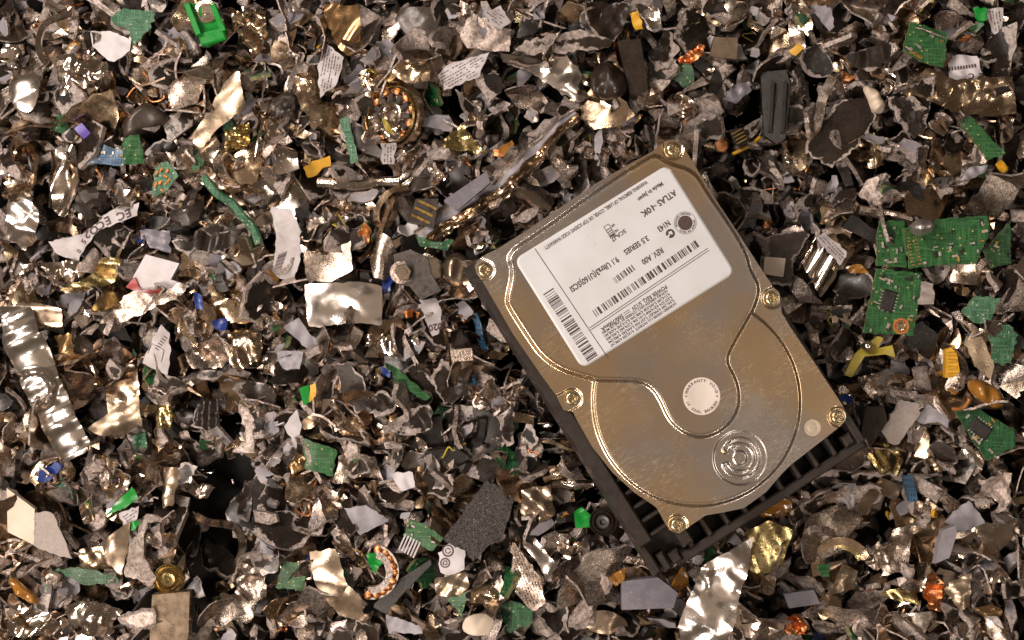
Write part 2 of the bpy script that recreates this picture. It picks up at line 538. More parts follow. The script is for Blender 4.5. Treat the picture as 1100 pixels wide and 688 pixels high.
def sweep(path, w, t, roll=None, n_round=0):
    """a band (w high, t thick) or, with n_round, a wire of radius w along a 3-D path"""
    path = np.asarray(path, float)
    T = np.gradient(path, axis=0)
    T /= np.linalg.norm(T, axis=1)[:, None] + 1e-9
    V, F = [], []
    k = n_round or 4
    for i, (p, d) in enumerate(zip(path, T)):
        up = np.array([0, 0, 1.0])
        s = np.cross(d, up); s /= np.linalg.norm(s) + 1e-9
        up = np.cross(s, d)
        ro = 0 if roll is None else roll[i]
        s, up = s * math.cos(ro) + up * math.sin(ro), up * math.cos(ro) - s * math.sin(ro)
        for j in range(k):
            if n_round:
                a = 2 * math.pi * j / k
                V.append(p + (s * math.cos(a) + up * math.sin(a)) * w)
            else:
                sx, sy = ((-1, -1), (1, -1), (1, 1), (-1, 1))[j]
                V.append(p + s * sx * t / 2 + up * sy * w / 2)
    m = len(path)
    for i in range(m - 1):
        for j in range(k):
            F.append((i * k + j, i * k + (j + 1) % k, (i + 1) * k + (j + 1) % k, (i + 1) * k + j))
    F.append(tuple(range(k))[::-1]); F.append(tuple((m - 1) * k + j for j in range(k)))
    return V, F


def spline(pts, n=8):
    """smooth path through points"""
    P = np.asarray(pts, float)
    P = np.vstack([2 * P[0] - P[1], P, 2 * P[-1] - P[-2]])
    out = []
    for i in range(1, len(P) - 2):
        for t in np.linspace(0, 1, n, endpoint=False):
            a, b, c, d = P[i - 1], P[i], P[i + 1], P[i + 2]
            out.append(.5 * ((2 * b) + (-a + c) * t + (2 * a - 5 * b + 4 * c - d) * t ** 2 + (-a + 3 * b - 3 * c + d) * t ** 3))
    out.append(P[-2])
    return np.array(out)


def glyphs(text, height=1.0, bold=0.034):
    """flat lettering as vertices and faces, its cap height scaled to height, starting at the origin"""
    c = bpy.data.curves.new("lettering", 'FONT')
    c.body = text
    c.resolution_u = 2
    c.offset = bold
    ob = bpy.data.objects.new("lettering", c)
    me = bpy.data.meshes.new_from_object(ob)
    V = np.empty(len(me.vertices) * 3); me.vertices.foreach_get("co", V); V = V.reshape(-1, 3)[:, :2]
    F = [tuple(p.vertices) for p in me.polygons]
    bpy.data.objects.remove(ob); bpy.data.curves.remove(c); bpy.data.meshes.remove(me)
    if not len(V):
        return V, F
    s = height / 0.69
    return V * s - np.array([V[:, 0].min() * s, 0]), F


# ------------------------------------------------------------------ the hard disk drive
ZL = 26.0                                    # height of the lid's flange over the drive's underside
TH, TILT, NOD = math.radians(31.9), math.radians(4.5), math.radians(-1.0)
DR = np.array((Matrix.Rotation(TH, 3, 'Z') @ Matrix.Rotation(TILT, 3, 'Y') @ Matrix.Rotation(NOD, 3, 'X')))
_c = px(722, 372, 31.0)
DC = np.array([_c[0], _c[1], 31.0])
DO = DC - DR @ np.array([0, 0, ZL])


def lp(x, y):
    """photograph point -> the drive's own x, y on its lid"""
    g = px(x, y, 0.0)
    o = np.array([0, 0, CAMZ]); d = np.array([g[0], g[1], 0.0]) - o
    n = DR[:, 2]
    t = ((DC - o) @ n) / (d @ n)
    return (DR.T @ (o + d * t - DO))[:2]


def lps(s):
    return np.array([lp(*map(float, q.split(","))) for q in s.split()])


LID = lps("519.6,304.5 512,293.6 509.8,286 513.1,279.5 522.9,272.9 533.8,268 553.5,255.5 562.2,250 640,197.4 680.4,173.9 700,163.5 "
          "705.5,158.1 716.4,151 724,149.9 732.7,154.8 737.1,163 745.8,176.6 759.5,200.6 792.4,250 830.2,308.2 837.5,314 839,325.6 "
          "839.6,335.8 847.6,349.6 881.5,400 904.7,434.9 909.5,445 909,450.9 904.7,456.7 849.5,499.6 840,509 822.9,528.9 799.3,546 "
          "778,550.5 757.8,554 741.8,564.9 730.2,573.6 724.4,572.2 718.5,569.3 712.7,559.1 705.5,546 701,542.4 682.2,530 658.2,508.2 636.4,480.5 "
          "618.9,450 615.6,442.9 605.5,440.7 596.7,424 580.7,402.2 551.6,360")
PLA = chaikin(lps("580.7,250 543.6,272.9 551.3,292.5 544,322 546,330 571.3,368.9 581,381.8 596.7,394.2 615.6,402.2 633,406.5 640.4,409.5 "
                  "660,409.6 686,410.3 699,416.5 708,429.3 716,448.5 726.5,460.2 739.6,468 752.7,470.4 769,466.4 783.6,454.7 792,440 793.5,424 "
                  "789.5,406.7 778.5,387.8 786.5,370.4 798.2,350 810,330 815.6,308.2 804,289.3 802.5,277.6 788,250 758.9,208.3 744.7,184.3 "
                  "716.4,176.6 706.5,168.5 698.9,168.5 640,206.1"), 2)
_a = np.linspace(0, 2 * math.pi, 90, endpoint=False)
_bc, _br = lp(748, 431), 0.5 * (np.hypot(*(lp(748, 431) - lp(748, 543))) + np.hypot(*(lp(748, 431) - lp(860, 431))))
PLB = np.stack([_bc[0] + _br * np.cos(_a), _bc[1] + _br * np.sin(_a)], 1)
SCREWS = lps("520.7,290.1 723.5,160.3 829.5,320.5 900.8,448 728,564.2 614.9,428.4")
PXMM = np.hypot(*(lp(700, 300) - lp(710, 300))) / 10.0         # mm on the lid for one pixel of the photograph
FIL = lp(794.5, 492.0)


def sstep(x, a, b):
    t = np.clip((x - a) / (b - a), 0, 1)
    return t * t * (3 - 2 * t)


def lid_height(x, y):
    P = np.stack([x, y], 1)
    dA = sdist(P, PLA); dB = sdist(P, PLB)
    h = 0.95 * sstep(dB, -0.75, 0.75)
    h = np.maximum(h, 1.0 * sstep(dA, -1.0, 0.6)) + 1.0 * sstep(dA, -0.9, 0.9)
    # rolled rib along the foot of the raised parts
    h += 0.22 * np.exp(-((dA - 0.8) / 0.5) ** 2) + 0.22 * np.exp(-((dB - 0.8) / 0.5) ** 2) * (dA < 0.5)
    c = np.array([x.mean() * 0, y.mean() * 0]).T
    for s in SCREWS:
        d = np.hypot(x - s[0], y - s[1])
        out = s / np.hypot(*s)                                # the pocket opens towards the rim
        t = (x - s[0]) * out[0] + (y - s[1]) * out[1]
        across = np.abs(-(x - s[0]) * out[1] + (y - s[1]) * out[0])
        d = np.where(t > 0, across, d)
        near = np.hypot(x - s[0], y - s[1]) < 9
        h -= near * 0.75 * (1 - sstep(d, 3.6, 4.5)) * (dA < 0)
    # breather filter: sunk disc with a C-shaped channel and a hub
    fx, fy = x - FIL[0], y - FIL[1]
    rr = np.hypot(fx, fy); an = np.degrees(np.arctan2(fy, fx)) + math.degrees(TH)      # angle in the picture
    an = (an + 180) % 360 - 180
    h -= 0.40 * (1 - sstep(rr, 28.5 * PXMM - .5, 28.5 * PXMM + .5))
    arc = np.abs(an) < 158
    for r0 in (20.5 * PXMM, 14.6 * PXMM):
        h += 0.42 * np.exp(-((rr - r0) / 0.42) ** 2) * arc
    h += 0.45 * (1 - sstep(rr, 6.6 * PXMM, 8.2 * PXMM))
    # spoke from the hub and the channel's closed end
    for a0, r1, r2 in ((122, 7, 14.6), (-158, 14.6, 20.5), (158, 18, 20.5)):
        ux, uy = math.cos(math.radians(a0) - TH), math.sin(math.radians(a0) - TH)
        t = fx * ux + fy * uy; s = -fx * uy + fy * ux
        h += 0.40 * np.exp(-(s / 0.42) ** 2) * (t > r1 * PXMM) * (t < r2 * PXMM)
    return h


drive = bpy.data.objects.new("hard_disk_drive", None)
COL.objects.link(drive)
drive.matrix_world = Matrix.Translation(Vector(DO * U)) @ Matrix(DR.tolist()).to_4x4()
drive["label"] = "whole hard disk drive with brown metal lid and white label lying on the scrap"
drive["category"] = "hard drive"


def part(name, VF, mats, parent=None, idx=None, smooth=True, sharp=38, loc=(0, 0, 0), label=None):
    return put(name, mesh(name, VF[0], VF[1], mats, idx, smooth, sharp), parent or drive, loc, label=label)


lid_top = {}
V, F, I, M_, _ra = sheet(LID, 0.42, lid_height, 1.3, ["lid", "lid"], name="lid")
V[:, 2] += ZL - 0.65
lid = part("lid", (V, F), ["lid"], sharp=60)

# casting under the lid
x0, x1 = LID[:, 0].min() - 2.2, LID[:, 0].max() - 1.6
y1 = LID[:, 1].max() - 0.3
y0 = min(lp(715, 625)[1], lp(928, 478)[1]) + 1.0
inner = LID * 0.965
body = sheet(inner, 2.0, lambda x, y: 0 * x + 0, 16.0, ["casting"])
bv = body[0].copy(); bv[:, 2] += ZL - 1.4 - 8.0
base_parts = [box(x0, x1, y0, y1, 0, 7.5, .6)]
tray = part("base_casting", join(base_parts + [(bv.tolist(), [tuple(f) for f in body[1].tolist()])]), ["casting"], smooth=False)
yb = lp(905, 457)[1]
part("side_rail", box(x0 + .05, x0 + 6.5, y0 + 15.5, y1 - 6, 7.4, ZL - 3.6, .8), ["casting"], smooth=False)
part("side_rail", box(x0 + .35, x0 + 3.2, y0 + 2.0, y0 + 15.3, 7.4, ZL - 8.5, .8), ["casting"], smooth=False)
part("side_rail", box(x1 - 3.6, x1 - .05, y0 + 3, y1 - 6, 7.4, ZL - 2.8, .6), ["casting"], smooth=False)
part("end_bar", box(x0 + 14, x1 - .4, y0 + .05, y0 + 4.2, 7.4, ZL - 6.5, .7), ["casting"], smooth=False)
for k in range(9):                                                       # cooling fins at the end of the casting
    x = x0 + 19.5 + k * 8.9
    if x < x1 - 4:
        part("fin", box(x - 1.0, x + 1.0, y0 + 4.15, y0 + 26, 7.4, ZL - 4.6 - 0.12 * (k % 2), .6), ["casting"], smooth=False)
for k in range(5):                                                       # and along the corner of the long side
    y = y0 + 17.5 + k * 6.6
    part("fin", box(x0 + 6.55, x0 + 24, y - .8, y + .8, 7.4, ZL - 5.2 - 0.1 * (k % 2), .6), ["casting"], smooth=False)
for (cx, cy, w, l, z) in ((x0 + 6.2, y0 + 3.2, 3.6, 8.5, 15.5), (x0 + 11.4, y0 + 2.4, 4.4, 5.2, 17.0)):
    part("corner_lug", box(cx - w / 2, cx + w / 2, cy - l / 2 + 1.4, cy + l / 2 + 1.4, 7.4, z, .9), ["casting"], smooth=False)
_sb = SCREWS[4]
part("screw_boss", box(_sb[0] - 2.6, _sb[0] + 2.6, y0 + 6.2, _sb[1] + 2, 7.4, ZL - 2.2, .8), ["casting"], smooth=False)
part("corner_lug", box(x1 - 8.2, x1 - 3.7, y0 + 4.3, y0 + 9.5, 7.4, ZL - 4.2, .9), ["casting"], smooth=False)


# screws: round heads with a star recess
def screw_mesh():
    n, rad = 42, [0.0, .45, .8, 1.0, 1.15, 1.3, 1.5, 1.8, 2.2, 2.45, 2.55]
    V, F = [(0, 0, .45)], []
    for rr in rad[1:]:
        for k in range(n):
            a = 2 * math.pi * k / n
            star = 1.12 + .22 * math.cos(6 * a)
            z = 1.15 - .10 * (rr / 2.5) ** 2
            z -= .7 * (1 - sstep(rr, star - .12, star + .12))
            if rr > 2.3:
                z -= .16 if rr < 2.5 else .8
            V.append((rr * math.cos(a), rr * math.sin(a), float(z)))
    for k in range(n):
        F.append((0, 1 + k, 1 + (k + 1) % n))
    for i in range(len(rad) - 2):
        for k in range(n):
            j = (k + 1) % n
            F.append((1 + i * n + k, 1 + (i + 1) * n + k, 1 + (i + 1) * n + j, 1 + i * n + j))
    V += [(rr_ * math.cos(2 * math.pi * k / n), rr_ * math.sin(2 * math.pi * k / n), z_) for rr_, z_ in ((3.25, .18), (3.3, 0.0)) for k in range(n)]
    o = 1 + (len(rad) - 2) * n
    for i in range(2):
        for k in range(n):
            j = (k + 1) % n
            F.append((o + i * n + k, o + (i + 1) * n + k, o + (i + 1) * n + j, o + i * n + j))
    return mesh("screw", V, F, ["screw_gold"])


sm = screw_mesh()
for s in SCREWS:
    put("screw", sm, drive, (s[0], s[1], ZL - 0.72), rot=(0, 0, rng.uniform(0, 1)))

# paper label and its print
LC = lps("552.4,282.7 715.3,177.7 788.7,287 625.6,399.8")
lw, lh = np.hypot(*(LC[1] - LC[0])), np.hypot(*(LC[3] - LC[0]))
lc = LC.mean(0)


def rounded(cx, cy, w, h, r, n=7):
    out = []
    for qx, qy, a0 in ((1, 1, 0), (-1, 1, 90), (-1, -1, 180), (1, -1, 270)):
        for k in range(n):
            a = math.radians(a0 + 90 * k / (n - 1))
            out.append((cx + qx * (w / 2 - r) + r * math.cos(a), cy + qy * (h / 2 - r) + r * math.sin(a)))
    return np.array(out)


ZT = ZL + 2.0
lb = sheet(rounded(lc[0], lc[1], lw, lh, 3.4), 1.2, lambda x, y: 0 * x, 0.14, ["label_white"])
lb[0][:, 2] += ZT + .08
label = part("label", lb[:2], ["label_white"], smooth=False)
ZP = ZT + .19


def line_of_text(text, p0, p1, hpx, mat="ink"):
    a, b = lp(*p0), lp(*p1)
    V, F = glyphs(text, hpx * PXMM)
    L = np.hypot(*(b - a)); d = (b - a) / L; up = np.array([-d[1], d[0]])
    V = V * np.array([L / V[:, 0].max(), 1.0])
    W = a + V[:, :1] * d + V[:, 1:] * up
    part("lettering", (np.column_stack([W, np.full(len(W), ZP)]), F), [mat], label, smooth=False)


def bars(p0, p1, hpx, n, seed, mat="ink", dens=.55):
    a, b = lp(*p0), lp(*p1)
    r = np.random.default_rng(seed)
    L = np.hypot(*(b - a)); d = (b - a) / L; up = np.array([-d[1], d[0]])
    w = r.choice([1, 1, 2, 3], n * 2).astype(float); w *= L / w.sum()
    t = 0; parts = []
    for k in range(n):
        q = [a + d * t, a + d * (t + w[2 * k]), a + d * (t + w[2 * k]) + up * hpx * PXMM, a + d * t + up * hpx * PXMM]
        parts.append(([(*p, ZP) for p in q], [(0, 1, 2, 3)]))
        t += w[2 * k] + w[2 * k + 1]
    part("barcode", join(parts), [mat], label, smooth=False)


def rule(p0, p1, wpx):
    a, b = lp(*p0), lp(*p1)
    d = (b - a) / np.hypot(*(b - a)); up = np.array([-d[1], d[0]]) * wpx * PXMM / 2
    part("printed_rule", ([(*q, ZP) for q in (a - up, b - up, b + up, a + up)], [(0, 1, 2, 3)]), ["ink"], label, smooth=False)


line_of_text("WARNING: REMOVAL OF LABEL, COVER, OR TOP SCREWS VOIDS WARRANTY", (693.5, 194.6), (583.5, 266.4), 3.9)
line_of_text("Made in Japan", (709.8, 196.3), (683.6, 214.3), 4.3)
line_of_text("ATLAS", (723.6, 204.5), (704.2, 217.6), 6.4)
line_of_text("TM", (703.6, 220.0), (700.2, 222.3), 2.0)
line_of_text("10K", (699.2, 221.2), (686.6, 229.6), 6.4)
line_of_text("N143", (716.4, 237.2), (704.6, 245.6), 6.2)
line_of_text("SCA-J7", (670.0, 246.8), (655.2, 257.4), 4.2)
line_of_text("68", (659.0, 241.0), (655.6, 243.2), 2.6)
line_of_text("NE", (662.6, 246.4), (659.0, 248.8), 2.6)
line_of_text("3.5 SERIES", (694.0, 253.9), (668.6, 270.3), 5.6)
line_of_text("REV. A00", (709.3, 266.5), (687.6, 280.6), 6.0)
line_of_text("9.1 Ultra3(U160)SCSI", (661.8, 276.3), (610.8, 309.5), 6.2)
line_of_text("POWER REQ. 5/12V", (714.0, 306.6), (676.8, 331.3), 4.2)
line_of_text("500/700mA", (667.3, 337.6), (644.3, 353.4), 4.2)
rule((675.3, 333.0), (669.0, 337.2), .7)
rule((676.3, 335.0), (670.0, 339.2), .7)
pat = ["4,639,863 4,868,034 DISCS COVERED BY ONE OR MORE", "4,314,295 5,369,538 4,985,343 5,313,340 4,628,381",
       "5,237,574 4,814,908 5,101,306 5,276,662 5,402,400", "5,341,249 4,990,827 5,227,930 5,444,583 4,982,296",
       "LICENSED UNDER U.S. PATENTS  4,122,503 4,398,167"]
for k, t in enumerate(pat):
    dx, dy = 2.25 * k, 3.4 * k
    line_of_text(t, (715.6 + dx, 311.8 + dy), (648.0 - 2.5 + dx, 359.0 + dy - 1.5), 2.75)
bars((745.8, 258.8), (633.2, 335.8), 8.2, 44, 3)
bars((677.6, 285.0), (656.0, 300.6), 7.0, 11, 4)
bars((583.0, 317.0), (631.0, 389.8), 13.0, 36, 5)
rule((759.5, 267.3), (632.6, 353.0), .8)
rule((760.9, 269.4), (634.0, 355.1), .8)
rule((574.2, 267.9), (652.7, 385.2), .9)


def ringmesh(c, r0, r1, z, n=40):
    V = [(c[0] + rr * math.cos(2 * math.pi * k / n), c[1] + rr * math.sin(2 * math.pi * k / n), z) for rr in (r0, r1) for k in range(n)]
    return V, [(k, n + k, n + (k + 1) % n, (k + 1) % n) for k in range(n)]


def discmesh(c, r, z, n=40):
    V = [(c[0] + r * math.cos(2 * math.pi * k / n), c[1] + r * math.sin(2 * math.pi * k / n), z) for k in range(n)]
    return V, [tuple(range(n))]


def arc_text(name, text, c, r, a_mid, span, h, ccw, z, parent, mat="ink"):
    """letters set round a circle; angles in the picture, anticlockwise from its right"""
    parts = []
    n = len(text)
    for k, ch in enumerate(text):
        if ch == " ":
            continue
        V, F = glyphs(ch, h)
        V = V - np.array([V[:, 0].max() / 2, 0])
        f = (k + .5) / n - .5
        a = math.radians(a_mid + (span * f if ccw else -span * f))
        if ccw:                       # feet outwards, read along the bottom
            e = np.array([-math.sin(a), math.cos(a)]); u = np.array([-math.cos(a), -math.sin(a)]); rr = r + h / 2
        else:
            e = np.array([math.sin(a), -math.cos(a)]); u = np.array([math.cos(a), math.sin(a)]); rr = r - h / 2
        P = np.array([math.cos(a), math.sin(a)]) * rr + V[:, :1] * e + V[:, 1:] * u
        cr, sr = math.cos(-TH), math.sin(-TH)
        P = np.column_stack([P[:, 0] * cr - P[:, 1] * sr + c[0], P[:, 0] * sr + P[:, 1] * cr + c[1]])
        parts.append((np.column_stack([P, np.full(len(P), z)]).tolist(), F))
    part(name, join(parts), [mat], parent, smooth=False)


sc_ = lp(735.2, 240.3)
part("stamp", join([ringmesh(sc_, 11.6 * PXMM, 12.1 * PXMM, ZP), discmesh(sc_, 8.0 * PXMM, ZP)]), ["ink"], label, smooth=False, label="round dark stamp with a thin ring on the white label")
arc_text("lettering", "RECOGNIZED COMPONENT", sc_, 9.9 * PXMM, 130, 150, 1.9 * PXMM, False, ZP, label)
arc_text("lettering", "TESTED AND APPROVED", sc_, 9.9 * PXMM, -55, 150, 1.9 * PXMM, True, ZP, label)
ct = lp(719.3, 251.7)
part("approval_mark", discmesh(ct, 4.9 * PXMM, ZP), ["ink"], label, smooth=False)
tk = lps("717.0,250.0 720.6,249.0 722.0,252.2 719.8,252.9 719.2,251.2 717.6,256.4 715.6,254.8 717.8,252.0")
part("tick", ([(*q, ZP + .05) for q in tk], [tuple(range(len(tk)))]), ["label_white"], label, smooth=False)
for k, fillk in enumerate((0, .35, .8)):
    q0 = np.array([648.0, 244.6]) + k * np.array([2.6, 4.2])
    a, b, c, d = (q0, q0 + (5.2, -3.2), q0 + (7.6, .8), q0 + (2.4, 4.0))
    for s, e in ((a, b), (b, c), (c, d), (d, a)):
        rule(tuple(s), tuple(e), .7)
    if fillk:
        rule(tuple((a + d) / 2 + (.3, .1)), tuple((b + c) / 2), 3.0 * fillk)
for (x, y, r) in ((638.3, 262.4, 1.3), (630.5, 254.0, .9), (645.5, 274.2, .6), (719.0, 184.0, 1.1)):
    part("speck", discmesh(lp(x, y), r * PXMM, ZP - .01, 9), ["cream"], label, smooth=False)

# round warranty seal over the spindle
wc = lp(752.7, 425.9)
seal = part("warranty_seal", ([(x, y, z + ZL + 2.0) for x, y, z in [(wc[0] + v[0], wc[1] + v[1], v[2]) for v in lathe([(20 * PXMM, 0), (20 * PXMM, .16), (13.6 * PXMM, .17), (13 * PXMM, .07), (.2, .07)])[0]]],
                              lathe([(20 * PXMM, 0), (20 * PXMM, .16), (13.6 * PXMM, .17), (13 * PXMM, .07), (.2, .07)])[1]), ["seal_white"], label="round white seal reading WARRANTY VOID IF SEAL BROKEN")
arc_text("lettering", "WARRANTY VOID", wc, 16.6 * PXMM, 90, 160, 2.9 * PXMM, False, ZL + 2.2, seal)
arc_text("lettering", "IF SEAL BROKEN", wc, 16.6 * PXMM, -90, 142, 2.9 * PXMM, True, ZL + 2.2, seal)
for a in (180, 0):
    q = wc + 16.6 * PXMM * np.array([math.cos(math.radians(a) - TH), math.sin(math.radians(a) - TH)])
    part("printed_dot", discmesh(q, .9 * PXMM, ZL + 2.2, 10), ["ink"], seal, smooth=False)
# small tan disc near the corner, yellow bead in the breather
tc_ = lp(872.8, 459.8)
part("corner_sticker", join([([(tc_[0] + x, tc_[1] + y, z + ZL + .03) for x, y, z in lathe([(9 * PXMM, 0), (9 * PXMM, .2), (5.9 * PXMM, .2), (5.5 * PXMM, .1), (5.1 * PXMM, .2), (.2, .2)])[0]],
                             lathe([(9 * PXMM, 0), (9 * PXMM, .2), (5.9 * PXMM, .2), (5.5 * PXMM, .1), (5.1 * PXMM, .2), (.2, .2)])[1])]), ["seal_tan"])
yb_ = lp(777.8, 485.6)
part("breather_bead", ([(yb_[0] + x, yb_[1] + y, z + ZL + .55) for x, y, z in lathe([(1.1, 0), (1.0, .4), (.6, .75), (.1, .85)], 14)[0]],
                       lathe([(1.1, 0), (1.0, .4), (.6, .75), (.1, .85)], 14)[1]), ["brass"])


